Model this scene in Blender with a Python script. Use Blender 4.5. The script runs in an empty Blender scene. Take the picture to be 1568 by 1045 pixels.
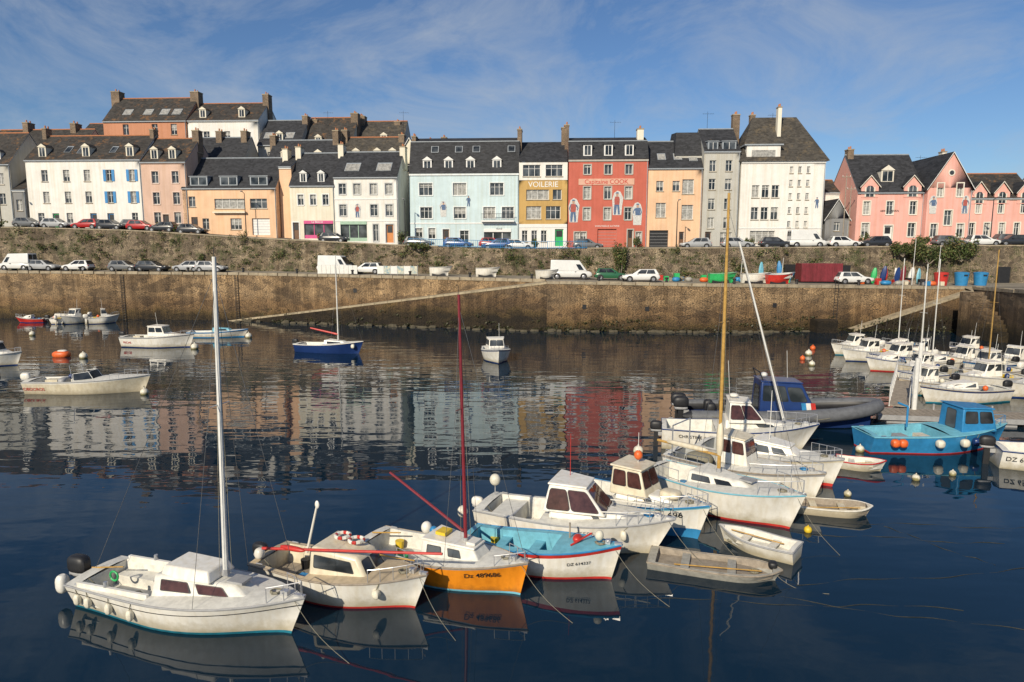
import bpy, bmesh, math, random
from mathutils import Vector, Matrix
R=random.Random(7)
scene=bpy.context.scene
COL=scene.collection
# ------------------------------------------------------------------ materials
MATS={}
def nt(name):
    m=bpy.data.materials.new(name); m.use_nodes=True
    t=m.node_tree; b=t.nodes['Principled BSDF']; return m,t,b
def mat(name,c,rough=.6,var=.12,scale=1.5,bump=0,metal=0,streak=0,grime=None,spec=.5,c2=None):
    if name in MATS: return MATS[name]
    m,t,b=nt(name); N=t.nodes; Lk=t.links
    b.inputs['Roughness'].default_value=rough; b.inputs['Metallic'].default_value=metal
    b.inputs['Specular IOR Level'].default_value=spec
    geo=N.new('ShaderNodeNewGeometry')
    nz=N.new('ShaderNodeTexNoise'); nz.inputs['Scale'].default_value=scale; nz.inputs['Detail'].default_value=4; nz.inputs['Roughness'].default_value=.68
    Lk.new(geo.outputs['Position'],nz.inputs['Vector'])
    r=N.new('ShaderNodeValToRGB')
    r.color_ramp.elements[0].position=.3; r.color_ramp.elements[1].position=.62
    d=c2 if c2 else tuple(x*(1-var*2) for x in c)
    r.color_ramp.elements[0].color=(*d,1); r.color_ramp.elements[1].color=(*c,1)
    Lk.new(nz.outputs['Fac'],r.inputs['Fac']); out=r.outputs['Color']
    if streak:
        mp=N.new('ShaderNodeMapping'); mp.inputs['Scale'].default_value=(3.5,3.5,.12) if not grime else (6,6,.6)
        Lk.new(geo.outputs['Position'],mp.inputs['Vector'])
        n2=N.new('ShaderNodeTexNoise'); n2.inputs['Scale'].default_value=1.0; n2.inputs['Detail'].default_value=2
        Lk.new(mp.outputs[0],n2.inputs['Vector'])
        r2=N.new('ShaderNodeValToRGB'); r2.color_ramp.elements[0].position=.25; r2.color_ramp.elements[1].position=.6
        k=1-streak; r2.color_ramp.elements[0].color=(k,k*.96,k*.88,1); r2.color_ramp.elements[1].color=(1,1,1,1)
        Lk.new(n2.outputs['Fac'],r2.inputs['Fac'])
        mx=N.new('ShaderNodeMix'); mx.data_type='RGBA'; mx.blend_type='MULTIPLY'; mx.inputs['Factor'].default_value=1
        Lk.new(out,mx.inputs['A']); Lk.new(r2.outputs['Color'],mx.inputs['B']); out=mx.outputs['Result']
    if grime: # weathering close to the waterline
        sp=N.new('ShaderNodeSeparateXYZ'); Lk.new(geo.outputs['Position'],sp.inputs[0])
        mr=N.new('ShaderNodeMapRange'); mr.inputs['From Min'].default_value=.05; mr.inputs['From Max'].default_value=grime[0]
        ad=N.new('ShaderNodeMath'); ad.operation='MULTIPLY_ADD'; ad.inputs[1].default_value=.45
        Lk.new(nz.outputs['Fac'],ad.inputs[0])
        sb=N.new('ShaderNodeMath'); sb.operation='SUBTRACT'; sb.inputs[1].default_value=.22; Lk.new(sp.outputs['Z'],sb.inputs[0]); Lk.new(sb.outputs[0],ad.inputs[2])
        Lk.new(ad.outputs[0],mr.inputs['Value'])
        mx=N.new('ShaderNodeMix'); mx.data_type='RGBA'; mx.inputs['A'].default_value=(*grime[1],1)
        Lk.new(mr.outputs[0],mx.inputs['Factor']); Lk.new(out,mx.inputs['B']); out=mx.outputs['Result']
    Lk.new(out,b.inputs['Base Color'])
    if bump:
        n3=N.new('ShaderNodeTexNoise'); n3.inputs['Scale'].default_value=scale*6; n3.inputs['Detail'].default_value=2
        Lk.new(geo.outputs['Position'],n3.inputs['Vector'])
        bp=N.new('ShaderNodeBump'); bp.inputs['Strength'].default_value=.6; bp.inputs['Distance'].default_value=bump
        Lk.new(n3.outputs['Fac'],bp.inputs['Height']); Lk.new(bp.outputs[0],b.inputs['Normal'])
    MATS[name]=m; return m
def stone(name,c1,c2,mortar,cell=(1.3,1.3,2.6),wet=True,green=0,mort=.06,bump=.12,shift=0):
    m,t,b=nt(name); N=t.nodes; Lk=t.links
    geo=N.new('ShaderNodeNewGeometry')
    mp=N.new('ShaderNodeMapping'); mp.inputs['Scale'].default_value=cell; Lk.new(geo.outputs['Position'],mp.inputs['Vector'])
    v=N.new('ShaderNodeTexVoronoi'); v.inputs['Scale'].default_value=1; v.inputs['Randomness'].default_value=.8; Lk.new(mp.outputs[0],v.inputs['Vector'])
    e=N.new('ShaderNodeTexVoronoi'); e.feature='DISTANCE_TO_EDGE'; e.inputs['Randomness'].default_value=.8; Lk.new(mp.outputs[0],e.inputs['Vector'])
    sep=N.new('ShaderNodeSeparateColor'); Lk.new(v.outputs['Color'],sep.inputs[0])
    m1=N.new('ShaderNodeMix'); m1.data_type='RGBA'; m1.inputs['A'].default_value=(*c1,1); m1.inputs['B'].default_value=(*c2,1); Lk.new(sep.outputs[0],m1.inputs['Factor'])
    big=N.new('ShaderNodeTexNoise'); big.inputs['Scale'].default_value=.30; big.inputs['Detail'].default_value=6; big.inputs['Roughness'].default_value=.75; Lk.new(geo.outputs['Position'],big.inputs['Vector'])
    rb=N.new('ShaderNodeValToRGB'); rb.color_ramp.elements[0].position=.36; rb.color_ramp.elements[1].position=.62
    rb.color_ramp.elements[0].color=(.58,.55,.52,1); rb.color_ramp.elements[1].color=(1.25,1.21,1.14,1); Lk.new(big.outputs['Fac'],rb.inputs['Fac'])
    m2=N.new('ShaderNodeMix'); m2.data_type='RGBA'; m2.blend_type='MULTIPLY'; m2.inputs['Factor'].default_value=1; Lk.new(m1.outputs['Result'],m2.inputs['A']); Lk.new(rb.outputs[0],m2.inputs['B'])
    re=N.new('ShaderNodeMapRange'); re.inputs['From Min'].default_value=.01; re.inputs['From Max'].default_value=mort; Lk.new(e.outputs['Distance'],re.inputs['Value'])
    m3=N.new('ShaderNodeMix'); m3.data_type='RGBA'; m3.inputs['A'].default_value=(*mortar,1); Lk.new(re.outputs[0],m3.inputs['Factor']); Lk.new(m2.outputs['Result'],m3.inputs['B'])
    out=m3.outputs['Result']
    sp=N.new('ShaderNodeSeparateXYZ'); Lk.new(geo.outputs['Position'],sp.inputs[0])
    if wet or green: # rain / seep stains running down the face
        ms=N.new('ShaderNodeMapping'); ms.inputs['Scale'].default_value=(.55,.55,.07); Lk.new(geo.outputs['Position'],ms.inputs['Vector'])
        ns=N.new('ShaderNodeTexNoise'); ns.inputs['Scale'].default_value=1.6; ns.inputs['Detail'].default_value=5; ns.inputs['Roughness'].default_value=.7; Lk.new(ms.outputs[0],ns.inputs['Vector'])
        rs=N.new('ShaderNodeValToRGB'); rs.color_ramp.elements[0].position=.38; rs.color_ramp.elements[0].color=(.50,.47,.42,1); rs.color_ramp.elements[1].position=.55; rs.color_ramp.elements[1].color=(1,1,1,1); Lk.new(ns.outputs['Fac'],rs.inputs['Fac'])
        m6=N.new('ShaderNodeMix'); m6.data_type='RGBA'; m6.blend_type='MULTIPLY'; m6.inputs['Factor'].default_value=.8; Lk.new(out,m6.inputs['A']); Lk.new(rs.outputs[0],m6.inputs['B']); out=m6.outputs['Result']
    if green:
        g=N.new('ShaderNodeTexNoise'); g.inputs['Scale'].default_value=.5; g.inputs['Detail'].default_value=7; g.inputs['Roughness'].default_value=.8; Lk.new(geo.outputs['Position'],g.inputs['Vector'])
        rg=N.new('ShaderNodeMapRange'); rg.inputs['From Min'].default_value=.60-green; rg.inputs['From Max'].default_value=.72-green; rg.inputs['To Max'].default_value=.8; Lk.new(g.outputs['Fac'],rg.inputs['Value'])
        m4=N.new('ShaderNodeMix'); m4.data_type='RGBA'; Lk.new(rg.outputs[0],m4.inputs['Factor']); Lk.new(out,m4.inputs['A']); m4.inputs['B'].default_value=(.075,.095,.028,1); out=m4.outputs['Result']
    if wet:
        ad=N.new('ShaderNodeMath'); ad.operation='MULTIPLY_ADD'; ad.inputs[1].default_value=-4.0; Lk.new(big.outputs['Fac'],ad.inputs[0]); Lk.new(sp.outputs['Z'],ad.inputs[2])
        rw=N.new('ShaderNodeValToRGB'); cr=rw.color_ramp
        mrr=N.new('ShaderNodeMapRange'); mrr.inputs['From Min'].default_value=-2.5+shift; mrr.inputs['From Max'].default_value=3.5+shift; Lk.new(ad.outputs[0],mrr.inputs['Value'])
        Lk.new(mrr.outputs[0],rw.inputs['Fac'])
        cr.elements[0].position=.12; cr.elements[0].color=(.13,.12,.07,1)
        cr.elements[1].position=.66; cr.elements[1].color=(1.05,1.02,.95,1)
        x=cr.elements.new(.22); x.color=(.36,.33,.19,1)
        x=cr.elements.new(.34); x.color=(.62,.55,.44,1)
        x=cr.elements.new(.50); x.color=(.74,.66,.55,1)
        m5=N.new('ShaderNodeMix'); m5.data_type='RGBA'; m5.blend_type='MULTIPLY'; m5.inputs['Factor'].default_value=1; Lk.new(out,m5.inputs['A']); Lk.new(rw.outputs[0],m5.inputs['B']); out=m5.outputs['Result']
    Lk.new(out,b.inputs['Base Color']); b.inputs['Roughness'].default_value=.85
    bp=N.new('ShaderNodeBump'); bp.inputs['Strength'].default_value=.9; bp.inputs['Distance'].default_value=bump
    mm=N.new('ShaderNodeMath'); mm.operation='MULTIPLY_ADD'; mm.inputs[1].default_value=1.0; Lk.new(re.outputs[0],mm.inputs[0])
    fn=N.new('ShaderNodeTexNoise'); fn.inputs['Scale'].default_value=4; fn.inputs['Detail'].default_value=3; Lk.new(geo.outputs['Position'],fn.inputs['Vector']); Lk.new(fn.outputs['Fac'],mm.inputs[2])
    Lk.new(mm.outputs[0],bp.inputs['Height']); Lk.new(bp.outputs[0],b.inputs['Normal'])
    MATS[name]=m; return m
def slate(name,c,lichen,amt):
    m,t,b=nt(name); N=t.nodes; Lk=t.links
    geo=N.new('ShaderNodeNewGeometry')
    br=N.new('ShaderNodeTexVoronoi'); mp=N.new('ShaderNodeMapping'); mp.inputs['Scale'].default_value=(2.5,1.0,5); Lk.new(geo.outputs['Position'],mp.inputs['Vector']); Lk.new(mp.outputs[0],br.inputs['Vector']); br.inputs['Scale'].default_value=1
    sep=N.new('ShaderNodeSeparateColor'); Lk.new(br.outputs['Color'],sep.inputs[0])
    m1=N.new('ShaderNodeMix'); m1.data_type='RGBA'; m1.inputs['A'].default_value=tuple(x*.65 for x in c)+(1,); m1.inputs['B'].default_value=tuple(x*1.35 for x in c)+(1,); Lk.new(sep.outputs[0],m1.inputs['Factor'])
    g=N.new('ShaderNodeTexNoise'); g.inputs['Scale'].default_value=.7; g.inputs['Detail'].default_value=6; g.inputs['Roughness'].default_value=.8; Lk.new(geo.outputs['Position'],g.inputs['Vector'])
    rg=N.new('ShaderNodeMapRange'); rg.inputs['From Min'].default_value=.64-amt; rg.inputs['From Max'].default_value=.80-amt; Lk.new(g.outputs['Fac'],rg.inputs['Value'])
    m4=N.new('ShaderNodeMix'); m4.data_type='RGBA'; Lk.new(rg.outputs[0],m4.inputs['Factor']); Lk.new(m1.outputs['Result'],m4.inputs['A']); m4.inputs['B'].default_value=(*lichen,1)
    Lk.new(m4.outputs['Result'],b.inputs['Base Color']); b.inputs['Roughness'].default_value=.75; b.inputs['Specular IOR Level'].default_value=.3
    w=N.new('ShaderNodeTexWave'); w.bands_direction='Z'; w.inputs['Scale'].default_value=1.2; w.wave_profile='SAW'; Lk.new(geo.outputs['Position'],w.inputs['Vector'])
    bp=N.new('ShaderNodeBump'); bp.inputs['Strength'].default_value=.5; bp.inputs['Distance'].default_value=.03; Lk.new(w.outputs['Fac'],bp.inputs['Height']); Lk.new(bp.outputs[0],b.inputs['Normal'])
    MATS[name]=m; return m
WH=mat('gelcoat_white',(.78,.755,.69),.3,.06,2.6,grime=(.42,(.42,.37,.26)),streak=.12)
CR=mat('gelcoat_cream',(.70,.63,.48),.35,.1,2.6,grime=(.4,(.42,.36,.25)),streak=.15)
DECK=mat('deck_white',(.70,.68,.61),.5,.13,5)
DECKG=mat('deck_grey',(.36,.37,.36),.7,.16,4)
TAN=mat('deck_tan',(.52,.42,.28),.7,.16,4)
ORG=mat('hull_orange',(.80,.27,.015),.35,.07,3,grime=(.25,(.40,.15,.02)),streak=.15)
LBL=mat('deck_light_blue',(.17,.46,.57),.5,.14,4)
MBL=mat('paint_mid_blue',(.03,.22,.46),.45,.14,3)
NAVY=mat('paint_navy',(.015,.04,.15),.3,.1,2)
TEAL=mat('antifoul_teal',(.01,.18,.26),.6,.2,4)
RED=mat('paint_red',(.52,.035,.025),.4,.14,3)
DRED=mat('mast_dark_red',(.20,.02,.03),.4,.12,5)
BLK=mat('rubber_black',(.018,.018,.02),.5,.2,4)
GRY=mat('tube_grey',(.13,.135,.145),.55,.15,4)
LGR=mat('plastic_grey',(.33,.33,.33),.5,.12,4)
SIL=mat('aluminium',(.62,.62,.62),.35,.08,6,metal=.7)
SPAR=mat('spar_white',(.70,.69,.65),.35,.08,5)
WOOD=mat('spar_varnished',(.50,.30,.08),.3,.18,6)
PLANK=mat('weathered_wood',(.32,.27,.21),.8,.2,5,bump=.01)
ROPE=mat('rope_fibre',(.24,.22,.16),.8,.15,8)
ROPEW=mat('wet_rope',(.045,.045,.035),.6,.25,6)
WIRE=mat('rigging_wire',(.16,.16,.16),.4,.1,8,metal=.5)
BUOYW=mat('buoy_white',(.70,.66,.54),.45,.14,6,grime=(.22,(.26,.23,.10)))
BUOYO=mat('buoy_orange',(.75,.14,.03),.45,.15,6)
YEL=mat('plastic_yellow',(.72,.5,.03),.5,.1,6)
GRN=mat('plastic_green',(.03,.42,.12),.45,.12,4)
m,t,b=nt('window_glass'); b.inputs['Base Color'].default_value=(.02,.025,.03,1); b.inputs['Roughness'].default_value=.06
nz=t.nodes.new('ShaderNodeTexNoise'); nz.inputs['Scale'].default_value=.7; g_=t.nodes.new('ShaderNodeNewGeometry'); t.links.new(g_.outputs['Position'],nz.inputs['Vector'])
rr=t.nodes.new('ShaderNodeValToRGB'); rr.color_ramp.elements[0].position=.4; rr.color_ramp.elements[1].position=.65; rr.color_ramp.elements[0].color=(.012,.015,.018,1); rr.color_ramp.elements[1].color=(.09,.10,.11,1)
t.links.new(nz.outputs['Fac'],rr.inputs['Fac']); t.links.new(rr.outputs[0],b.inputs['Base Color']); GL=m
GLC=mat('curtained_glass',(.40,.39,.36),.15,.3,3)
TINT=mat('tinted_acrylic',(.085,.035,.03),.08,.3,3)

# ------------------------------------------------------------------ mesh builder
class Part:
    def __init__(s,o,name): s.o=o;s.name=name;s.V=[];s.F=[];s.M=[];s.mats=[];s.bev=0;s.ang=35
    def mi(s,m):
        if m not in s.mats: s.mats.append(m)
        return s.mats.index(m)
    def face(s,pts,m):
        n=len(s.V); s.V+= [tuple(p) for p in pts]; s.F.append(tuple(range(n,n+len(pts)))); s.M.append(s.mi(m))
    def box(s,x0,x1,y0,y1,z0,z1,m):
        P=[(x0,y0,z0),(x1,y0,z0),(x1,y1,z0),(x0,y1,z0),(x0,y0,z1),(x1,y0,z1),(x1,y1,z1),(x0,y1,z1)]
        s.hexa(P,m)
    def hexa(s,P,m):
        n=len(s.V); s.V+=[tuple(p) for p in P]
        for f in ((3,2,1,0),(4,5,6,7),(0,1,5,4),(1,2,6,5),(2,3,7,6),(3,0,4,7)): s.F.append(tuple(n+i for i in f)); s.M.append(s.mi(m))
    def cyl(s,p0,p1,r0,r1,m,n=8,cap=True):
        p0=Vector(p0);p1=Vector(p1);d=(p1-p0)
        if d.length<1e-6:return
        d.normalize(); a=d.orthogonal().normalized(); b=d.cross(a); k=len(s.V)
        for p,r in ((p0,r0),(p1,r1)):
            for i in range(n):
                q=p+(a*math.cos(6.28318*i/n)+b*math.sin(6.28318*i/n))*r; s.V.append(tuple(q))
        for i in range(n):
            j=(i+1)%n; s.F.append((k+i,k+j,k+n+j,k+n+i)); s.M.append(s.mi(m))
        if cap:
            s.F.append(tuple(k+i for i in range(n-1,-1,-1))); s.M.append(s.mi(m)); s.F.append(tuple(k+n+i for i in range(n))); s.M.append(s.mi(m))
    def tube(s,pts,r,m,n=5):
        for a,b in zip(pts[:-1],pts[1:]): s.cyl(a,b,r,r,m,n,cap=False)
    def coil(s,x,y,z,r,m,loops=4,th=.018):
        s.tube([(x+(r-.012*(i/8))*math.cos(i*.785)*(1+.1*math.sin(i*1.9)),y+(r-.012*(i/8))*math.sin(i*.785)*(1+.12*math.sin(i*2.3)),z+.012*i/8+th) for i in range(8*loops)],th,m,5)
    def loft(s,rings,m,closed=True,cap=True,mf=None):
        n=len(rings[0]);k=len(s.V)
        for r in rings: s.V+=[tuple(p) for p in r]
        for i in range(len(rings)-1):
            for j in range(n if closed else n-1):
                q=(j+1)%n; s.F.append((k+i*n+j,k+i*n+q,k+(i+1)*n+q,k+(i+1)*n+j)); s.M.append(s.mi(mf(i,j) if mf else m))
        if cap:
            s.F.append(tuple(k+j for j in range(n-1,-1,-1))); s.M.append(s.mi(m)); e=k+(len(rings)-1)*n
            s.F.append(tuple(e+j for j in range(n))); s.M.append(s.mi(m))
    def blob(s,c,r,m,p=1.0,nu=14,nv=9):
        def sp(v,e): return math.copysign(abs(v)**e,v)
        rings=[]
        for i in range(1,nv):
            f=-math.pi/2+math.pi*i/nv; cz=sp(math.cos(f),p); 
            rings.append([(c[0]+r[0]*cz*sp(math.cos(6.28318*j/nu),p),c[1]+r[1]*cz*sp(math.sin(6.28318*j/nu),p),c[2]+r[2]*sp(math.sin(f),p)) for j in range(nu)])
        s.loft(rings,m)
    def panel(s,Q,u0,u1,v0,v1,m,ctr,off=.006,rd=.15,seg=3):
        Q=[Vector(q) for q in Q]
        def at(u,v): return (Q[0]*(1-u)+Q[1]*u)*(1-v)+(Q[3]*(1-u)+Q[2]*u)*v
        n=(Q[1]-Q[0]).cross(Q[3]-Q[0]).normalized()
        if n.dot(at(.5,.5)-Vector(ctr))<0: n=-n
        W=(at(u1,v0)-at(u0,v0)).length; Hh=(at(u0,v1)-at(u0,v0)).length; r=rd*min(W,Hh)
        def ring(g):
            ru=r/max(W,1e-5)*(u1-u0); rv=r/max(Hh,1e-5)*(v1-v0); pts=[]
            gu=g/max(W,1e-5)*(u1-u0);gv=g/max(Hh,1e-5)*(v1-v0)
            for (cu,cv,a0,su,sv) in ((u1-ru,v1-rv,0,1,1),(u0+ru,v1-rv,90,-1,1),(u0+ru,v0+rv,180,-1,-1),(u1-ru,v0+rv,270,1,-1)):
                for i in range(seg+1):
                    a=math.radians(a0+90*i/seg); pts.append((cu+su*gu+ru*math.cos(a),cv+sv*gv+rv*math.sin(a)))
            return pts
        s.face([at(*p)+n*off for p in ring(0)],m)
        if m in (GL,TINT): # rubber gasket / frame around the pane
            a=[at(*p)+n*off*.9 for p in ring(0)];b_=[at(*p)+n*off*.9 for p in ring(.022)];k=len(a)
            for i in range(k): s.face([a[i],a[(i+1)%k],b_[(i+1)%k],b_[i]],BLK)
class Obj:
    def __init__(s,name,loc=(0,0,0),rz=0):
        s.name=name;s.parts={};s.e=bpy.data.objects.new(name,None);s.e.location=loc;s.e.rotation_euler=(0,0,rz);s.e.empty_display_size=.3;COL.objects.link(s.e);s.extra=[]
    def p(s,n):
        if n not in s.parts: s.parts[n]=Part(s,n)
        return s.parts[n]
    def text(s,txt,size,M,m,name='lettering'):
        c=bpy.data.curves.new(name,'FONT'); c.body=txt;c.size=size;c.align_x='CENTER';c.align_y='CENTER';c.materials.append(m);c.offset=size*.004
        o=bpy.data.objects.new(name,c);COL.objects.link(o);o.parent=s.e;o.matrix_local=M
    def done(s,merge=True):
        for n,p in s.parts.items():
            if not p.F: continue
            me=bpy.data.meshes.new(n);me.from_pydata(p.V,[],p.F)
            for m in p.mats: me.materials.append(m)
            me.polygons.foreach_set('material_index',p.M)
            bm=bmesh.new();bm.from_mesh(me)
            if merge: bmesh.ops.remove_doubles(bm,verts=bm.verts,dist=2e-4)
            bmesh.ops.recalc_face_normals(bm,faces=bm.faces)
            bm.to_mesh(me);bm.free()
            me.polygons.foreach_set('use_smooth',[True]*len(me.polygons)); me.set_sharp_from_angle(angle=math.radians(p.ang))
            o=bpy.data.objects.new(n,me);COL.objects.link(o);o.parent=s.e
            if p.bev:
                md=o.modifiers.new('bevel','BEVEL');md.width=p.bev;md.segments=3;md.limit_method='ANGLE';md.angle_limit=math.radians(25)
        return s.e
# ------------------------------------------------------------------ boats
def cabin(o,part,x0,x1,w0,w1,zb,h0,h1,rb,rf,tum,m,glass=None,side=None,front=None,back=None,bev=.05,roof=None,wp='windows'):
    P=o.p(part);P.bev=bev
    a=[(x0,-w0/2,zb),(x1,-w1/2,zb),(x1,w1/2,zb),(x0,w0/2,zb),(x0+rb,-w0/2+tum,zb+h0),(x1-rf,-w1/2+tum,zb+h1),(x1-rf,w1/2-tum,zb+h1),(x0+rb,w0/2-tum,zb+h0)]
    P.hexa(a,m); c=((x0+x1)/2,0,zb+h0/2); W=o.p(wp)
    if side:
        for (u0,u1,v0,v1) in side:
            W.panel((a[0],a[1],a[5],a[4]),u0,u1,v0,v1,glass,c,off=.008); W.panel((a[3],a[2],a[6],a[7]),u0,u1,v0,v1,glass,c,off=.008)
    if front:
        for q in front: W.panel((a[1],a[2],a[6],a[5]),*q,glass,c,off=.008)
    if back:
        for q in back: W.panel((a[0],a[3],a[7],a[4]),*q,glass,c,off=.008)
    if roof:
        e=roof[1]; Q=o.p('cabin_roof');Q.bev=.025
        b=[(x0+rb-e,-w0/2+tum-e,zb+h0+.003),(x1-rf+e,-w1/2+tum-e,zb+h1+.003),(x1-rf+e,w1/2-tum+e,zb+h1+.003),(x0+rb-e,w0/2-tum+e,zb+h0+.003)]
        Q.hexa(b+[(p[0],p[1]*.96,p[2]+.06) for p in b],roof[0])
    return a
def outboard(o,x=-.1,z=.55,m=BLK,y=0,s=1,tilt=.0):
    P=o.p('outboard_motor'); P.blob((x-.22*s,y,z+.32*s),(.30*s,.17*s,.24*s),m,.65); 
    P.blob((x-.22*s,y,z+.10*s),(.26*s,.15*s,.07*s),LGR,.6)
    P.hexa([(x-.34*s,y-.06,z-.7*s),(x-.12*s,y-.06,z-.7*s),(x-.12*s,y+.06,z-.7*s),(x-.34*s,y+.06,z-.7*s),(x-.32*s,y-.08,z+.08*s),(x-.08*s,y-.08,z+.08*s),(x-.08*s,y+.08,z+.08*s),(x-.32*s,y+.08,z+.08*s)],m)
    P.box(x-.12*s,x+.08*s,y-.1,y+.1,z-.15*s,z+.02*s,LGR)
class Boat:
    def __init__(s,name,stern,bow,B,fs,fb,top=WH,stripe=None,anti=TEAL,deck=DECK,floor=None,cock=(.04,.45),rake=.55,sr=.8,rail=None,gw=.14,inner=None,stripe_h=.12,boot=.1,full=2.3,fz=.22,kit=False):
        d=Vector((bow[0]-stern[0],bow[1]-stern[1]));L=d.length+rake*.9
        s.L=L;s.B=B;s.fs=fs;s.fb=fb;s.rake=rake;s.sr=sr;s.full=full
        o=s.o=Obj(name,(stern[0],stern[1],0),math.atan2(d.y,d.x))
        stripe=stripe or top; floor=floor or deck; inner=inner or deck
        N=18; ts=sorted(set([i/N for i in range(N+1)]+[cock[0],cock[1],.97]))
        H=o.p('hull');H.ang=50
        rows=lambda t:[-.35,-.02,boot,s.zs(t)*.38,s.zs(t)*.62,s.zs(t)-stripe_h-.08,s.zs(t)-stripe_h,s.zs(t)]
        mm=[anti,anti,top,top,top,top,stripe]
        for sg in (-1,1):
            rings=[[s.pt(t,z,sg) for z in rows(t)] for t in ts]
            H.loft(rings,top,closed=False,cap=False,mf=lambda i,j:mm[j])
        tr=[s.pt(0,z,-1) for z in rows(0)];tl=[s.pt(0,z,1) for z in rows(0)]
        for j in range(7): H.face([tr[j],tr[j+1],tl[j+1],tl[j]],mm[j])
        D=o.p('deck');D.ang=40
        rm=rail or stripe
        Rr=o.p('rub_rail')
        for sg in (-1,1): Rr.tube([Vector(s.pt(t,s.zs(t)-.01,sg)) for t in ts],.028,rm,6)
        Rr.cyl(s.pt(0,s.zs(0)-.01,-1),s.pt(0,s.zs(0)-.01,1),.028,.028,rm,6)
        def strip(ta,tb):
            tt=[t for t in ts if ta-1e-6<=t<=tb+1e-6]
            rings=[]
            for t in tt:
                a=s.pt(t,s.zs(t),-1);b_=s.pt(t,s.zs(t),1);w=abs(a[1])
                rings.append([(a[0],-w,a[2]),(a[0],-w*.5,a[2]+.06*w),(a[0],0,a[2]+.08*w),(a[0],w*.5,a[2]+.06*w),(b_[0],w,b_[2])])
            D.loft(rings,deck,closed=False,cap=False)
        if cock[1]<.999: strip(cock[1],1)
        if cock[0]>.001: strip(0,cock[0])
        tt=[t for t in ts if cock[0]-1e-6<=t<=cock[1]+1e-6]
        C=o.p('cockpit');prev=None
        for t in tt:
            a=s.pt(t,s.zs(t),1);w=a[1];wi=max(w-gw,.02);x=a[0]
            wf=max(min(wi,s.pt(t,fz,1)[1]-.05),.01)
            r=[(x,-w,a[2]),(x,-wi,a[2]+.015),(x,-wf,fz),(x,wf,fz),(x,wi,a[2]+.015),(x,w,a[2])]
            if prev:
                for j in range(5): C.face([prev[j],prev[j+1],r[j+1],r[j]],[deck,inner,floor,inner,deck][j])
            else:
                C.face([r[1],r[2],r[3],r[4]],inner)
            prev=r
        C.face([prev[4],prev[3],prev[2],prev[1]],inner)
        if kit:
            K=o.p('deck_fittings');zz=s.zs(.92)+.03
            K.box(s.L*.90,s.L*.93,-.07,.07,zz,zz+.12,SIL);K.cyl((s.L*.915,-.14,zz+.09),(s.L*.915,.14,zz+.09),.02,.02,SIL,6)
            K.box(s.L*.955,s.L*.999,-.05,.05,s.zs(.98)-.02,s.zs(.98)+.07,SIL)
            for sg in (-1,1):
                a=s.pt(.04,s.fs,sg);K.cyl((a[0]+.05,a[1]-sg*.07,a[2]+.05),(a[0]+.27,a[1]-sg*.07,a[2]+.05),.018,.018,SIL,6)
            K.coil(s.L*.87,.05*R.choice((-1,1)),s.zs(.87)+.05,.15,R.choice((ROPE,MBL,ROPE)),3)
            x=s.L*R.uniform(.1,.3);K.coil(x,R.uniform(-.3,.3),fz+.0,.2,ROPE,4)
            x=s.L*R.uniform(.1,.3);K.cyl((x,.45,fz),(x,.45,fz+.28),.11,.14,R.choice((BLK,MBL,YEL)),10)
            K.box(x+.4,x+.8,-.55,-.2,fz+.002,fz+.25,R.choice((MBL,LGR,GRN)))
            K.tube([(s.L*.3,-.1,fz+.02),(s.L*.2,.2,fz+.02),(s.L*.12,-.3,fz+.04),(s.L*.05,-.45,s.fs+.03)],.014,ROPE,4)
    def sh(s,t):
        if t<.45:
            q=t/.45;q=q*q*(3-2*q)*.5+q*.5;return s.sr+(1-s.sr)*q
        return max(1-((t-.45)/.55)**s.full,.0)
    def zs(s,t): return s.fs+(s.fb-s.fs)*t**1.7-.05*math.sin(math.pi*t)
    def pt(s,t,z,sg):
        zz=s.zs(t);h=max(0,min(1,z/zz));w=s.B/2*(s.sh(t)**(1+.8*(1-h)))*(.80+.20*h**.8)
        if z<-.1: w*=.45
        return (t*(s.L-s.rake*(1-h)),sg*max(w,.012),z)
    def mast(s,x,z0,z1,r,m,lean=0,y=0,boom=None,shrouds=True,spread=True,fore=True,back=False):
        P=s.o.p('mast');P.cyl((x,y,z0),(x+lean,y,z1),r,r*.7,m,10);P.cyl((x,y,z0-.03),(x,y,z0+.12),r*1.5,r*1.2,LGR,10)
        top=(x+lean*.95,y,z0+(z1-z0)*.95);P.cyl((x+lean,y,z1),(x+lean,y,z1+.25),.008,.006,BLK,4)
        W=s.o.p('rigging');W.tube([top,(x+.12,y+.08,z0+.1)],.006,ROPE,4);W.tube([top,(x-.1,y-.1,z0+.1)],.005,ROPE,4)
        if shrouds:
            for sg in (-1,1):
                g=s.pt(min(.95,(x-.15)/s.L),s.zs(x/s.L),sg)
                if spread:
                    zm=z0+(z1-z0)*.55;q=(x+lean*.5,sg*.35,zm);P.cyl((x+lean*.5,y,zm),q,.012,.012,m,5);W.tube([top,q,g],.006,WIRE,4)
                else: W.tube([top,g],.006,WIRE,4)
        if fore: W.tube([top,s.pt(.985,s.zs(.985),0.0)],.006,WIRE,4)
        if back: W.tube([top,(0.05,0,s.fs)],.006,WIRE,4)
        if boom: P.cyl(boom[0],boom[1],boom[2],boom[2]*.8,boom[3],8)
    def railing(s,t0,t1,h,sgs=(-1,1),m=SIL,n=5,r=.012,inset=.06):
        P=s.o.p('pulpit_rail');
        for sg in sgs:
            pts=[]
            for i in range(n+1):
                t=t0+(t1-t0)*i/n;a=Vector(s.pt(t,s.zs(t),sg));a.y-=sg*min(inset,abs(a.y)*.7);b_=a+Vector((0,0,h));P.cyl(a,b_,r,r,m,5);pts.append(b_)
            P.tube(pts,r,m,5)
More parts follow.
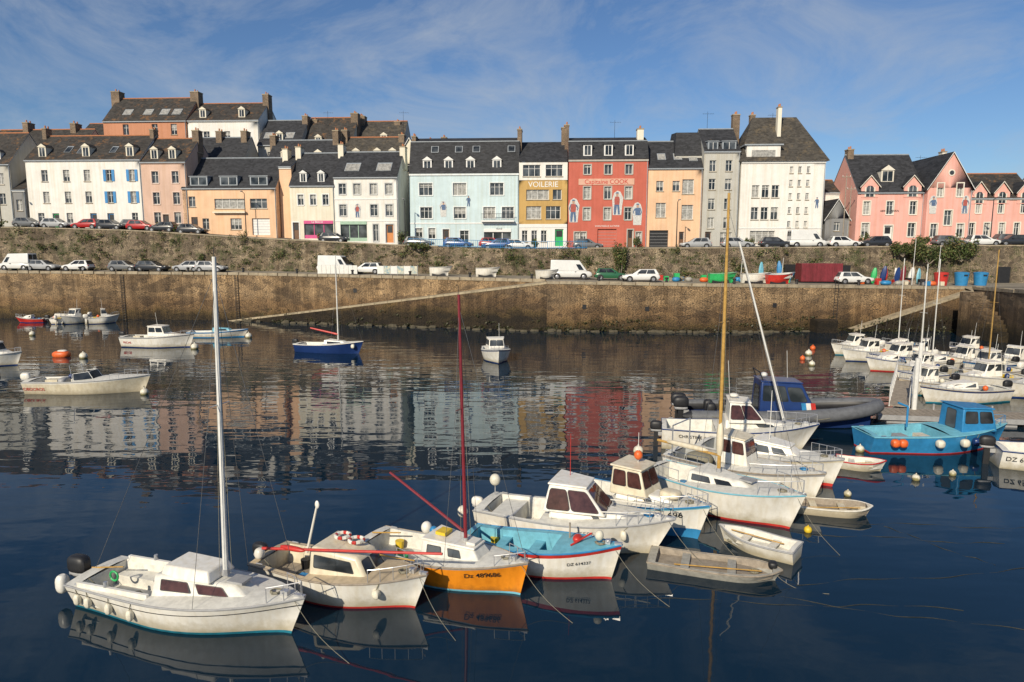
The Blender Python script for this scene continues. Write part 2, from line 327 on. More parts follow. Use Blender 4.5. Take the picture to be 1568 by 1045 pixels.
    def fender(s,t,sg=-1,m=BUOYW,r=.1,l=.28,z=None):
        a=Vector(s.pt(t,s.zs(t),sg));P=s.o.p('fenders');zc=(z if z else a.z-.35);q=Vector(s.pt(t,zc,sg));c=(q.x,q.y+sg*r*.9,zc)
        P.blob(c,(r,r,l),m,.8,10,8);P.tube([a,(c[0],c[1],zc+l)],.01,ROPE,4)
    def label(s,txt,t,zf,size,m,sg=-1):
        a=Vector(s.pt(t-.05,s.zs(t-.05)*zf,sg));b_=Vector(s.pt(t+.05,s.zs(t+.05)*zf,sg));c=(a+b_)/2;u=Vector(s.pt(t,s.zs(t)*(zf+.1),sg))-Vector(s.pt(t,s.zs(t)*(zf-.1),sg))
        T=(b_-a).normalized()*(-sg);N_=T.cross(u).normalized();Y=N_.cross(T).normalized();c=c+N_*.035
        M=Matrix(((T.x,Y.x,N_.x,c.x),(T.y,Y.y,N_.y,c.y),(T.z,Y.z,N_.z,c.z),(0,0,0,1)))
        s.o.text(txt,size,M,m,'registration_number')
    def windscreen(s,x0,x1,w,zb,h,rf,m=TINT,fr=SPAR):
        P=s.o.p('windscreen');a=[(x0,-w/2,zb),(x1,-w*.32,zb),(x1,w*.32,zb),(x0,w/2,zb)];c=[(x0-.05,-w/2+.08,zb+h*.8),(x1-rf,-w*.3,zb+h),(x1-rf,w*.3,zb+h),(x0-.05,w/2-.08,zb+h*.8)]
        for i in range(3): P.face([a[i],a[i+1],c[i+1],c[i]],m); P.cyl(a[i],c[i],.02,.02,fr,5);P.cyl(c[i],c[i+1],.02,.02,fr,5)
        P.cyl(a[3],c[3],.02,.02,fr,5)
    def rope(s,a,b_,sag=.25,r=.007,m=ROPE):
        a=Vector(a);b_=Vector(b_);s.o.p('mooring_line').tube([a.lerp(b_,i/8)-Vector((0,0,sag*4*(i/8)*(1-i/8)*(1-.5*i/8))) for i in range(9)],r,m,4)
    def done(s): return s.o.done()

# 1 white cabin sailboat, front left
B=Boat('cabin_sailboat',(-11.5,17.75),(-5.45,15.85),2.25,.74,1.02,top=WH,stripe=WH,anti=TEAL,cock=(.05,.40),rake=.45,rail=LGR,inner=DECK,floor=DECK,boot=.07,kit=True)
L=B.L
cabin(B.o,'cabin',L*.40,L*.83,1.55,.75,.72,.60,.42,.05,.75,.16,DECK,TINT,side=[(.10,.40,.42,.82),(.50,.80,.42,.80)],bev=.06,roof=None)
cabin(B.o,'cabin_top',L*.42,L*.64,1.1,1.0,1.2,.30,.28,.05,.12,.12,WH,TINT,side=[],back=[(.2,.8,.2,.85)],bev=.05)
B.mast(L*.655,1.3,9.3,.07,SPAR,lean=.2,back=True)
B.o.p('cockpit_coaming').box(L*.06,L*.40,-.86,-.78,.7,.86,WH);B.o.p('cockpit_coaming').box(L*.06,L*.40,.78,.86,.7,.86,WH)
B.o.p('cockpit_bench').box(L*.06,L*.38,-.78,-.35,.2,.5,DECK);B.o.p('cockpit_bench').box(L*.06,L*.38,.35,.78,.2,.5,DECK)
outboard(B.o,-.15,.55,BLK,y=-.1,s=1.1);B.o.p('outboard_motor').blob((-.55,-.5,.5),(.15,.16,.26),WH,.7)
for t in (.06,.12,.24,.36): B.fender(t,-1,r=.09,l=.15,z=.38)
B.railing(.88,.985,.4,n=2)
B.o.p('sheer_line').tube([Vector(B.pt(i/16,B.zs(i/16)-.2,-1))+Vector((0,-.004,0)) for i in range(17)],.012,BLK,4)
B.o.p('rudder').box(-.12,-.04,-.02,.02,-.3,.75,PLANK);B.o.p('tiller').cyl((-.05,0,.8),(.95,.1,.92),.022,.018,WOOD,6)
B.o.p('hatch').box(L*.68,L*.75,-.2,.2,1.16,1.22,LGR);B.o.p('winches').cyl((L*.2,-.82,.86),(L*.2,-.82,1.0),.06,.05,SIL,10);B.o.p('winches').cyl((L*.2,.82,.86),(L*.2,.82,1.0),.06,.05,SIL,10)
P=B.o.p('lifebuoy')
for i in range(12):
    a=i*.5236;P.cyl((L*.14+.13*math.cos(a),-.2,.8+.13*math.sin(a)),(L*.14+.13*math.cos(a+.53),-.2,.8+.13*math.sin(a+.53)),.028,.028,GRN,6)
B.rope(B.pt(.97,.95,-1),(L+1.6,-.7,.02));B.done()
# 2 small cream cabin boat w/ red boom
B=Boat('small_cabin_boat',(-7.1,18.85),(-2.55,17.05),2.05,.74,1.02,top=WH,stripe=WH,anti=RED,deck=TAN,inner=CR,floor=PLANK,cock=(.04,.38),rail=PLANK,rake=.4,boot=.06,kit=True)
L=B.L
cabin(B.o,'cabin',L*.38,L*.72,1.50,1.1,.72,.80,.62,.02,.40,.12,CR,GL,side=[(.10,.80,.34,.74)],front=[(.1,.45,.3,.8),(.55,.9,.3,.8)],bev=.09,roof=None)
B.o.p('boom').cyl((L*.12,-.9,1.35),(L*1.12,-.35,1.85),.04,.035,RED,8);B.o.p('boom').blob((L*.30,-.80,1.46),(.42,.08,.07),RED,.9)
outboard(B.o,-.1,.55,BLK,s=.8);B.railing(.74,.97,.35,n=4)
P=B.o.p('signal_mast');P.cyl((L*.22,.3,.8),(L*.30,.3,2.3),.04,.03,WH,8);P.blob((L*.30,.3,2.3),(.07,.045,.12),WH)
P=B.o.p('lifebuoy')
for k in (0,1):
  for i in range(12):
    a=i*.5236;cx=L*.48+k*.45;P.cyl((cx+.2*math.cos(a),.15+.2*math.sin(a),1.60-.06*k),(cx+.2*math.cos(a+.53),.15+.2*math.sin(a+.53),1.60-.06*k),.05,.05,RED if i%3==0 else WH,6)
P.blob((L*.03,-.5,.95),(.14,.14,.16),WH,.8);B.fender(.80,-1,r=.11,l=.13)
B.o.p('folded_oars').cyl((L*.4,.6,.95),(L*.9,.25,1.2),.022,.022,WOOD,6)
B.rope(B.pt(.97,.95,-1),(L+1.3,-1.0,.02));B.done()
# 3 orange boat
B=Boat('orange_sailing_boat',(-4.4,20.15),(.25,17.75),2.0,.70,1.0,top=ORG,stripe=LGR,anti=LBL,deck=DECK,inner=DECK,floor=DECK,cock=(.05,.42),rail=PLANK,rake=.25,stripe_h=.07,boot=.06,kit=True)
L=B.L
cabin(B.o,'cabin',L*.42,L*.76,1.25,.8,.78,.45,.36,.03,.25,.1,DECK,GL,side=[(.12,.36,.3,.75),(.5,.7,.3,.75)],bev=.05,roof=(WH,.03))
B.mast(L*.635,1.2,8.25,.055,DRED,lean=-.15,boom=((L*.62,0,1.5),(L*.60-2.6,.2,2.75),.045,DRED),fore=True)
B.o.p('yellow_box').box(L*.47,L*.53,-.2,.2,1.31,1.40,YEL);B.o.p('hatch').box(L*.66,L*.71,-.2,.2,1.22,1.29,WH)
B.label('Dz 489686',.80,.72,.23,BLK);B.o.p('tiller').cyl((.1,0,.8),(1.1,.1,.95),.025,.02,WOOD,6)
B.o.p('fenders').blob((L*.3,.7,1.0),(.17,.17,.19),WH);B.o.p('fenders').blob((L*.36,.6,1.0),(.13,.13,.14),MBL);B.railing(.85,.98,.3,n=2)
B.rope(B.pt(.97,.95,-1),(L+1.6,-.7,.02));B.done()
# 4 light blue deck
B=Boat('blue_deck_fishing_boat',(-1.35,20.25),(2.9,18.65),1.75,.76,1.1,top=WH,stripe=RED,anti=RED,deck=LBL,inner=LBL,floor=LBL,cock=(.04,.60),rail=MBL,rake=.3,stripe_h=.15,gw=.26,boot=.07,kit=True)
L=B.L;B.label('DZ 614337',.78,.60,.15,BLK)
P=B.o.p('thwart')
for x in (.2,.42): P.box(L*x,L*x+.3,-.68,.68,.50,.56,LBL)
P=B.o.p('anchor_gear');P.blob((L*.72,.1,1.05),(.13,.2,.1),RED,.8);P.cyl((L*.70,-.3,.98),(L*.80,.25,1.2),.03,.03,RED,6);P.cyl((L*.66,.3,.9),(L*.66,.3,1.4),.03,.03,PLANK,6)
P.blob((L*.86,0,1.28),(.13,.13,.16),BUOYW);P.blob((L*.86,.06,1.15),(.11,.11,.08),MBL)
B.rope(B.pt(.97,.95,-1),(L+1.5,-1.0,.02));B.done()
# 5 white motor boat 655963
B=Boat('motorboat',(-.95,22.45),(4.5,20.3),2.35,.92,1.24,top=WH,stripe=WH,anti=WH,deck=DECK,inner=DECK,floor=DECK,cock=(.05,.36),rake=.65,rail=LGR,boot=.05,kit=True)
L=B.L
cabin(B.o,'cabin_trunk',L*.40,L*.82,1.7,.8,1.0,.36,.24,.02,.5,.15,WH,GL,side=[(.55,.62,.3,.7)],bev=.07)
cabin(B.o,'wheelhouse',L*.37,L*.68,1.75,1.3,1.22,.86,.78,.18,.68,.17,WH,TINT,side=[(.06,.45,.12,.86),(.49,.94,.12,.86)],front=[(.06,.48,.1,.88),(.52,.94,.1,.88)],back=[(.1,.45,.1,.8),(.55,.9,.1,.8)],bev=.05,roof=(WH,.04))
B.label('655963',.62,.76,.24,LGR);B.railing(.74,.985,.42,n=5);outboard(B.o,-.1,.65,WH,s=.7)
B.o.p('cockpit_locker').box(L*.08,L*.20,-.9,.9,.25,.80,DECK)
P=B.o.p('antenna');P.cyl((L*.46,.3,2.1),(L*.46,.3,3.5),.012,.008,RED,5)
P=B.o.p('fenders');P.blob((.15,.6,1.5),(.19,.19,.21),BUOYW);P.cyl((.15,.6,.9),(.15,.6,1.35),.02,.02,SIL,5);P.blob((-.25,-1.2,.95),(.17,.17,.2),BUOYW)
P=B.o.p('outriggers');P.cyl((L*.36,-.85,1.25),(L*.9,-.35,1.45),.02,.015,WH,6);P.cyl((L*.36,.85,1.25),(L*.9,.35,1.45),.02,.015,WH,6)
B.fender(.8,-1,r=.1,l=.16);B.rope(B.pt(.97,1.2,-1),(L+1.4,-.9,.02));B.done()
# 6 blue/white 696
B=Boat('blue_white_fishing_boat',(2.2,24.5),(6.15,21.4),2.1,.88,1.24,top=WH,stripe=LBL,anti=MBL,deck=DECK,inner=DECK,floor=DECK,cock=(.05,.38),rake=.4,rail=MBL,boot=.34,stripe_h=.1,kit=True)
L=B.L
cabin(B.o,'cabin_trunk',L*.42,L*.82,1.5,.7,.98,.32,.24,.02,.4,.12,WH,GL,side=[(.5,.62,.3,.75)],bev=.05)
cabin(B.o,'wheelhouse',L*.38,L*.63,1.5,1.25,1.15,.95,.9,.05,.3,.12,CR,TINT,side=[(.08,.46,.35,.88),(.54,.92,.35,.88)],front=[(.06,.48,.35,.9),(.52,.94,.35,.9)],back=[(.3,.7,.0,.85)],bev=.05,roof=(CR,.07))
B.label('696',.83,.76,.34,BLK);B.railing(.74,.98,.38,n=5);B.o.p('life_raft').blob((L*.74,.0,1.32),(.35,.28,.14),CR,.6)
P=B.o.p('fenders');P.blob((L*.5,.1,2.4),(.15,.15,.17),BUOYO);P.cyl((L*.5,.1,2.1),(L*.5,.1,3.2),.015,.01,SPAR,5);B.fender(.86,1,m=BUOYO,r=.14,l=.16);outboard(B.o,-.1,.7,BLK,s=1)
B.rope(B.pt(.97,1.1,-1),(L+1.4,-.9,.02));B.done()
# 7 large white sailing boat w. varnished mast
B=Boat('white_sailing_boat',(5.6,26.2),(9.5,22.2),2.4,.97,1.32,top=WH,stripe=WH,anti=RED,deck=DECK,inner=DECK,floor=DECK,cock=(.04,.34),rake=.5,rail=LBL,boot=.08,kit=True)
L=B.L
cabin(B.o,'cabin',L*.33,L*.76,1.7,.8,1.0,.42,.32,.02,.7,.16,DECK,GL,side=[(.08,.36,.3,.72),(.46,.7,.3,.7)],bev=.07,roof=None)
B.mast(L*.47,1.4,11.4,.07,WOOD,lean=-.05);P=B.o.p('mast');P.blob((L*.47,0,2.6),(.13,.11,.7),CR,.9)
B.railing(.78,.985,.5,n=4);B.railing(.0,.3,.45,n=4);B.o.p('hatch').box(L*.62,L*.70,-.22,.22,1.33,1.39,LGR)
B.o.p('boom').cyl((L*.47,0,2.0),(L*.02,.1,2.0),.05,.05,WOOD,8);B.o.p('boom').blob((L*.24,.05,2.06),(.9,.11,.10),CR,.8)
B.rope(B.pt(.97,1.2,-1),(L+1.5,-.9,.02));B.done()
# 8 fishing boats behind
B=Boat('fishing_boat',(6.9,28.5),(11.4,24.7),2.3,.9,1.2,top=WH,stripe=LGR,anti=RED,deck=DECK,inner=DECKG,floor=DECKG,cock=(.04,.40),rake=.4,rail=PLANK,boot=.08,kit=True)
L=B.L
cabin(B.o,'wheelhouse',L*.36,L*.56,1.35,1.15,1.0,1.1,1.0,.05,.2,.1,WH,TINT,side=[(.08,.46,.45,.88),(.54,.92,.45,.88)],front=[(.06,.48,.4,.9),(.52,.94,.4,.9)],back=[(.3,.7,.1,.85)],bev=.05,roof=(CR,.05))
B.railing(.6,.98,.35,n=5);B.fender(.6,-1,m=YEL,r=.12,l=.2);B.fender(.4,-1);B.fender(.5,-1,m=BUOYO,r=.13,l=.15)
B.o.p('net_pile').blob((L*.2,0,.75),(.6,.5,.3),ROPE,.9);B.o.p('gantry').tube([(.4,-.8,.9),(.4,-.8,2.2),(.4,.8,2.2),(.4,.8,.9)],.03,SIL,6);B.done()
B=Boat('fishing_boat',(8.6,29.9),(12.9,26.4),2.3,.9,1.2,top=WH,stripe=CR,anti=RED,deck=DECK,inner=DECKG,floor=DECKG,cock=(.04,.45),rake=.4,rail=LGR,boot=.12,kit=True)
L=B.L
cabin(B.o,'cabin',L*.42,L*.74,1.5,.9,.95,.55,.4,.02,.5,.12,WH,GL,side=[(.1,.38,.3,.75),(.48,.75,.3,.75)],bev=.06,roof=(WH,.04))
B.railing(.75,.98,.4,n=4);B.fender(.5,-1,m=BUOYO,r=.14,l=.16);B.o.p('fish_crate').box(.8,1.5,-.4,.4,.25,.6,MBL);B.o.p('pole').cyl((L*.5,0,1.4),(L*.5,0,3.6),.02,.015,SPAR,5);B.done()
# 10 white cruiser with leaning mast
B=Boat('cabin_cruiser',(7.3,32.4),(13.6,31.1),2.7,1.05,1.4,top=WH,stripe=WH,anti=WH,deck=DECK,inner=DECK,floor=DECK,cock=(.03,.34),rake=.8,rail=NAVY,boot=.05,kit=True)
L=B.L
cabin(B.o,'cabin_trunk',L*.40,L*.86,1.9,.9,1.15,.4,.26,.02,.7,.15,WH,GL,side=[(.5,.75,.35,.7)],bev=.08)
cabin(B.o,'wheelhouse',L*.42,L*.66,1.9,1.5,1.45,.95,.9,.05,.75,.18,WH,TINT,side=[(.06,.46,.2,.86),(.5,.94,.2,.86)],front=[(.06,.48,.1,.88),(.52,.94,.1,.88)],bev=.05,roof=(WH,.06))
B.mast(L*.78,1.5,9.8,.06,SPAR,lean=-2.35,fore=False,spread=False);B.railing(.7,.985,.45,n=5);outboard(B.o,-.05,.7,BLK,y=-.3,s=1.0)
B.label('CHRISTINE II',.2,.72,.22,BLK);P=B.o.p('radar_arch');P.cyl((L*.45,-.7,2.4),(L*.45,.7,2.4),.04,.04,WH,8);P.blob((L*.46,0,2.6),(.22,.22,.1),WH);P.cyl((L*.44,.3,2.4),(L*.42,.3,4.2),.012,.01,SPAR,5)
B.done()
# 9 large RIB
o=Obj('rigid_inflatable_boat',(9.6,36.6,0),math.radians(-5))
P=o.p('tube')
path=[(0,1.35,.66),(3,1.45,.68),(6,1.4,.78),(8.2,1.1,.95),(9.5,.6,1.12),(10.1,0,1.2),(9.5,-.6,1.12),(8.2,-1.1,.95),(6,-1.4,.78),(3,-1.45,.68),(0,-1.35,.66)]
pts=[]
for i in range(len(path)-1):
    for k in range(4):
        pts.append(Vector(path[i]).lerp(Vector(path[i+1]),k/4))
pts.append(Vector(path[-1]))
for _ in range(3): pts=[pts[0]]+[(pts[i-1]+pts[i]*2+pts[i+1])/4 for i in range(1,len(pts)-1)]+[pts[-1]]
rings=[]
for i,q in enumerate(pts):
    d=(pts[min(i+1,len(pts)-1)]-pts[max(i-1,0)]).normalized();n=Vector((0,0,1)).cross(d).normalized();u=d.cross(n);r=.36
    rings.append([q+n*math.cos(a*.5236)*r+u*math.sin(a*.5236)*r for a in range(12)])
P.loft(rings,GRY,mf=lambda i,j:(BLK if j in (5,6) else GRY))
P.cyl(path[0],(-.45,1.35,.70),.36,.12,BLK,12);P.cyl(path[-1],(-.45,-1.35,.70),.36,.12,BLK,12)
H=o.p('hull');rings=[]
for x,w,z in ((0,1.2,.5),(3,1.25,.5),(6,1.2,.58),(8.2,.85,.72),(9.6,.25,.9)): rings.append([(x,-w,z),(x,-w*.7,0.05),(x,0,-.4+max(0,x-6)*.2),(x,w*.7,0.05),(x,w,z)])
H.loft(rings,NAVY,cap=True)
cabin(o,'cabin',3.6,6.8,1.9,1.7,.5,2.0,1.9,.1,1.0,.14,NAVY,GL,side=[(.05,.28,.5,.9),(.32,.55,.5,.9),(.6,.92,.5,.88)],front=[(.05,.48,.45,.92),(.52,.95,.45,.92)],back=[(.2,.8,.1,.85)],bev=.06,roof=(NAVY,.05))
Q=o.p('tricolour_stripes')
for i,mm in enumerate((MBL,SPAR,RED)): Q.face([(5.85+i*.24,-.915,.75),(6.09+i*.24,-.905,.75),(5.99+i*.24,-.86,1.40),(5.75+i*.24,-.87,1.40)],mm)
Q=o.p('roof_frame');Q.cyl((3.8,-.7,2.5),(3.6,-.7,3.0),.03,.03,BLK);Q.cyl((3.8,.7,2.5),(3.6,.7,3.0),.03,.03,BLK);Q.cyl((3.6,-.7,3.0),(3.6,.7,3.0),.03,.03,BLK);Q.blob((4.0,0,2.75),(.2,.2,.14),SPAR);Q.cyl((5.4,.5,2.45),(5.3,.5,4.0),.012,.01,SPAR,5)
outboard(o,-.1,.8,BLK,y=-.45,s=1.4);outboard(o,-.1,.8,BLK,y=.45,s=1.4)
Q=o.p('console_seats')
for x in (1.2,2.0): Q.blob((x,-.4,.9),(.25,.25,.35),BLK,.6);Q.blob((x,.4,.9),(.25,.25,.35),BLK,.6)
Q.box(.1,6.9,-1.1,1.1,.42,.48,DECKG)
Q=o.p('grab_line');Q.tube([(1+i*.5,-1.76+.03*max(0,i-8),.80-.07*(i%2)) for i in range(13)],.015,ROPE,4);o.done()
# tenders
def tender(name,st,bw,Bm,fb,top,inn,stripe=None,sr=.9,full=2.6,rake=.2,rail=None):
    B=Boat(name,st,bw,Bm,fb,fb*1.25,top=top,stripe=stripe or top,anti=top,deck=top,inner=inn,floor=inn,cock=(.06,.93),rake=rake,sr=sr,full=full,rail=rail or top,gw=.09,fz=.1,stripe_h=.06,boot=.03)
    P=B.o.p('thwart');
    for x in (.25,.6): w=B.B*.42;P.box(B.L*x,B.L*x+.24,-w,w,fb*.62,fb*.62+.035,inn if top is inn else top)
    P.coil(B.L*.8,.1,.12,.15,ROPE,3);P.cyl((B.L*.2,-.3,fb*.7),(B.L*.85,-.1,fb*.95),.02,.02,WOOD,6)
    return B
GRW=mat('aged_fibreglass',(.36,.345,.30),.6,.18,5)
B=tender('flat_dinghy',(4.2,19.75),(7.6,18.6),1.3,.28,GRW,PLANK,stripe=WH,sr=.95,full=5,rail=PLANK);B.o.p('engine_bracket').blob((B.L*.93,.1,.42),(.13,.15,.11),BLK,.7);B.rope(B.pt(.95,.3,-1),(B.L+1.2,-.4,.02));B.done()
tender('rowing_dinghy',(8.75,19.85),(6.95,21.3),1.2,.42,WH,DECK,full=2.2,rail=LGR).done()
B=tender('pram_dinghy',(10.2,24.1),(12.7,23.4),1.2,.32,CR,PLANK,sr=.95,full=5,rail=WH);B.done()
tender('rowing_dinghy',(14.3,29.1),(15.9,28.4),1.15,.38,WH,DECK,rail=RED).done()
# 12 blue workboat
B=Boat('blue_workboat',(16.7,31.6),(23.3,31.9),2.5,.85,1.2,top=MBL,stripe=MBL,anti=RED,deck=LBL,inner=LBL,floor=DECKG,cock=(.04,.50),rake=.5,rail=LBL,boot=.06,gw=.2,kit=True)
L=B.L
cabin(B.o,'wheelhouse',L*.60,L*.86,1.7,1.4,.95,1.15,1.05,.05,.25,.08,MBL,GL,side=[(.08,.46,.4,.88),(.54,.92,.4,.88)],front=[(.06,.48,.4,.9),(.52,.94,.4,.9)],back=[(.3,.7,.1,.85)],bev=.05,roof=(MBL,.06))
for t,mm in ((.13,BUOYO),(.18,BUOYO),(.42,BUOYW),(.6,BUOYW),(.7,NAVY)): B.fender(t,-1,m=mm,r=.19,l=.2,z=.6)
B.o.p('davit').tube([(2.5,.6,.9),(2.5,.6,1.9),(2.0,.6,2.1)],.05,MBL,8);B.railing(.85,.98,.4,n=2,m=MBL)
Q=B.o.p('fish_crates')
for i in range(5): Q.box(1.0+i*.52,1.46+i*.52,-.5+.1*(i%3),.1+.1*(i%2),.23,.50+.22*(i%2),[MBL,LGR,BLK,CR,MBL][i])
B.done()
# right edge boat
B=Boat('motorboat',(21.4,29.3),(26.1,27.8),2.2,.85,1.2,top=WH,stripe=WH,anti=WH,deck=DECK,cock=(.05,.4),rake=.5,rail=NAVY)
B.label('DZ 655',.12,.6,.3,BLK);outboard(B.o,-.1,.7,BLK,s=1.05);B.windscreen(B.L*.4,B.L*.55,1.6,1.0,.6,.3);B.done()
# midwater boats
def runabout(st,bw,Bm=2.1,fs=.7,fb=1.0,top=WH,stripe=None,style=0,rail=None,anti=NAVY,name='motorboat'):
    B=Boat(name,st,bw,Bm,fs,fb,top=top,stripe=stripe or top,anti=anti,deck=DECK,cock=(.05,.42),rake=.5,rail=rail or LGR,boot=.08);L=B.L
    if style==0:
        cabin(B.o,'cabin',L*.4,L*.64,Bm*.68,Bm*.55,fs+.1,.95,.9,.03,.35,.1,WH,GL,side=[(.08,.46,.45,.88),(.54,.92,.45,.88)],front=[(.06,.48,.4,.9),(.52,.94,.4,.9)],back=[(.25,.75,.1,.85)],bev=.04,roof=(WH,.05))
        cabin(B.o,'cabin_trunk',L*.62,L*.84,Bm*.6,Bm*.3,fs+.05,.3,.2,0,.3,.08,WH,bev=.04)
        B.o.p('whip_aerial').cyl((L*.45,.3,fs+1.1),(L*.43,.3,fs+2.3),.015,.01,SPAR,4)
    elif style==1:
        B.windscreen(L*.42,L*.56,Bm*.7,fs+.1,.5,.3,m=GL);B.o.p('console').box(L*.42,L*.5,-.4,.4,.3,fs+.35,WH);P=B.o.p('console_seats');P.blob((L*.28,0,.7),(.25,.5,.3),LGR,.6)
        P=B.o.p('canopy_frame');P.tube([(L*.4,-.7,fs),(L*.38,-.65,1.9),(L*.38,.65,1.9),(L*.4,.7,fs)],.02,SIL,5)
    else:
        cabin(B.o,'cabin',L*.4,L*.76,Bm*.65,Bm*.38,fs+.1,.42,.32,.02,.5,.12,WH,GL,side=[(.1,.42,.3,.75),(.5,.8,.3,.75)],bev=.05)
    outboard(B.o,-.08,fs-.1,BLK if R.random()<.7 else WH,s=1.0); B.railing(.72,.98,.35,n=4)
    B.o.p('clutter').box(L*.15,L*.25,-.4,.2,.22,fs+.05,R.choice((MBL,LGR,YEL,CR)));B.o.p('clutter').blob((L*.3,.5,fs+.1),(.16,.16,.18),R.choice((BUOYO,BUOYW,NAVY)));return B
B=runabout((-37.8,66.2),(-31.2,65.6),2.6,1.0,1.3,stripe=LGR);B.label('PECHE',.12,.5,.3,RED);B.done()
B=Boat('small_sailboat',(-34.8,73),(-29.0,73.4),2.1,.6,.85,top=WH,stripe=MBL,anti=MBL,deck=DECK,cock=(.05,.45),rake=.5,rail=MBL);cabin(B.o,'cabin',B.L*.42,B.L*.75,1.3,.8,.65,.4,.3,0,.5,.1,LBL,GL,side=[(.15,.8,.3,.7)],bev=.04);B.done()
B=Boat('blue_sailboat',(-19.9,63.0),(-13.9,61.4),2.3,.75,1.15,top=NAVY,stripe=NAVY,anti=NAVY,deck=DECK,cock=(.05,.45),rake=.5,rail=WH,stripe_h=.2);L=B.L
cabin(B.o,'cabin',L*.45,L*.8,1.4,.8,.8,.42,.3,0,.6,.12,WH,GL,side=[(.15,.8,.3,.7)],bev=.05);B.mast(L*.62,1.1,8.9,.06,SPAR,boom=((L*.62,0,1.7),(L*.2,0,2.2),.09,RED));outboard(B.o,-.1,.6,BLK);B.fender(.9,-1,r=.18,l=.2);B.done()
B=runabout((-1.7,60.5),(-1.1,55.6),2.5,.85,1.25,stripe=NAVY,name='motorboat');B.done()
B=runabout((-32.0,44.6),(-24.6,44.9),2.5,.85,1.15,stripe=WH,style=1,name='speedboat',anti=CR,top=CR);B.label('OBDOROS',.10,.45,.3,RED);B.done()
runabout((-60.5,88.0),(-63.5,87.6),1.6,.5,.8,top=RED,style=2,name='small_fishing_boat').done()
runabout((-55.2,88.5),(-56.2,85.2),2.3,.8,1.1).done();runabout((-53.6,86),(-51.0,87.5),2.1,.8,1.1).done();runabout((-57.4,85.6),(-58.4,88.6),2.1,.7,1.0,style=2).done()
runabout((-44.6,55.4),(-40.5,55.2),2.3,.85,1.15).done()
# marina cluster right
cl=[((33.0,58.0),(28.3,57.2),0,WH),((34.5,55.5),(29.3,54.6),0,WH),((35.5,53),(30.5,51.6),2,WH),((32.5,50.3),(28.6,49.4),0,CR),((38.5,51.8),(34.2,50.6),0,WH),((37.0,49.2),(32.2,47.6),1,CR),((35.2,46.4),(30.2,45.6),0,WH),((39.2,46.8),(35.9,45.2),2,WH),((31.0,42.3),(25.6,41.4),2,WH),((36.8,43.8),(31.9,42.9),0,WH),((36.4,41.0),(31.6,40.2),1,CR),((36.6,56.5),(33.9,58.3),0,WH),((41,54),(38.5,52.5),0,WH),
((30.2,47.4),(27.0,46.6),1,WH),((33.2,61.2),(29.0,60.6),0,WH),((37.6,62.5),(34,61.6),2,WH),((42,59.6),(38.4,58.8),0,WH),((29.2,44.6),(25.6,43.8),0,WH),((40.4,49.4),(37.8,48.3),0,WH),((31.6,53.2),(28.0,52.6),2,WH),((37.6,54),(34.6,53.2),0,WH)]
for i,(a,b_,st,m_) in enumerate(cl):
    B=runabout(a,b_,2.1,.8,1.1,top=m_,style=st,stripe=[WH,NAVY,WH,CR,MBL,WH,WH][i%7],rail=[LGR,NAVY,PLANK][i%3],anti=[NAVY,RED,TEAL][i%3])
    h={2:8.7,3:7.8,8:0,5:9.4,11:8.2,15:8.6}.get(i,0)
    if h: B.mast(B.L*.55,1.2,h,.05,WOOD if i==5 else SPAR)
    B.fender(.5,-1,m=[BUOYW,BUOYW,BUOYO][i%3]);B.done()
# pontoon + gangway
o=Obj('pontoon',(20.2,37.4,0),math.radians(-9));P=o.p('deck')
for i in range(60): P.box(i*.34,i*.34+.31,-.9,.9,.42,.47,PLANK)
P.box(0,20.4,-.95,-.9,.2,.47,LGR);P.box(0,20.4,.9,.95,.2,.47,LGR)
for i in range(5): o.p('floats').box(.5+i*4,3+i*4,-.8,.8,-.2,.38,LGR)
for i in range(7): o.p('mooring_posts').cyl((i*3+.5,.8,.47),(i*3+.5,.8,.8),.06,.06,SIL,8)
o.done()
o=Obj('gangway',(22.2,38.3,.5),math.radians(58));P=o.p('frame')
for y in (-.5,.5):
    P.cyl((0,y,0),(7,y,.5),.04,.04,SPAR);P.cyl((0,y,1.1),(7,y,1.6),.025,.025,SPAR);P.cyl((0,y,.55),(7,y,1.05),.015,.015,SPAR)
    for i in range(8): P.cyl((i,y,i*.07),(i,y,i*.07+1.1),.022,.022,SPAR,6)
P.hexa([(0,-.5,0),(7,-.5,.5),(7,.5,.5),(0,.5,0),(0,-.5,.05),(7,-.5,.55),(7,.5,.55),(0,.5,.05)],PLANK)
for x in (7.2,-.2): o.p('end_pile').cyl((x,-.75,-1),(x,-.75,2.9),.13,.13,SPAR,10)
o.done()
# buoys
def buoy(x,y,r=.24,m=BUOYW):
    o=Obj('mooring_buoy',(x,y,0));P=o.p('float');P.blob((0,0,r*.55),(r,r,r),m,1,14,10);P.cyl((0,0,r*1.4),(0,0,r*1.85),r*.18,r*.14,m,8)
    for i in range(8):
        a=i*.785;P.cyl((r*.2*math.cos(a),0,r*1.95+r*.2*math.sin(a)),(r*.2*math.cos(a+.785),0,r*1.95+r*.2*math.sin(a+.785)),r*.05,r*.05,BLK,4)
    o.done()
for q in [(-24.1,43.9,.26),(-37.3,58.7,.34),(-52.7,74.4,.3),(-38.8,50.5,.3),(10.0,22.0,.13,YEL),(5.9,30.9,.24),(16.4,31.2,.2),(13,25.4,.14),(16.7,27.2,.16),(-30.2,64.3,.35),(-28.2,72.5,.35),(26.6,60.5,.3),(-64,78,.25,BUOYO),(7.3,30.0,.22,BUOYO),(28.5,64,.25,BUOYO),(24.5,55,.25),(-59,66,.22),(18.6,27.8,.14),(25,58,.22,BUOYO)]:
    buoy(*q)
o=Obj('orange_dinghy_float',(-39.8,59.6,0));P=o.p('float');P.blob((0,0,.2),(.75,.5,.35),BUOYO,.8);P.blob((.1,0,.5),(.4,.3,.12),WH,.8);o.done()
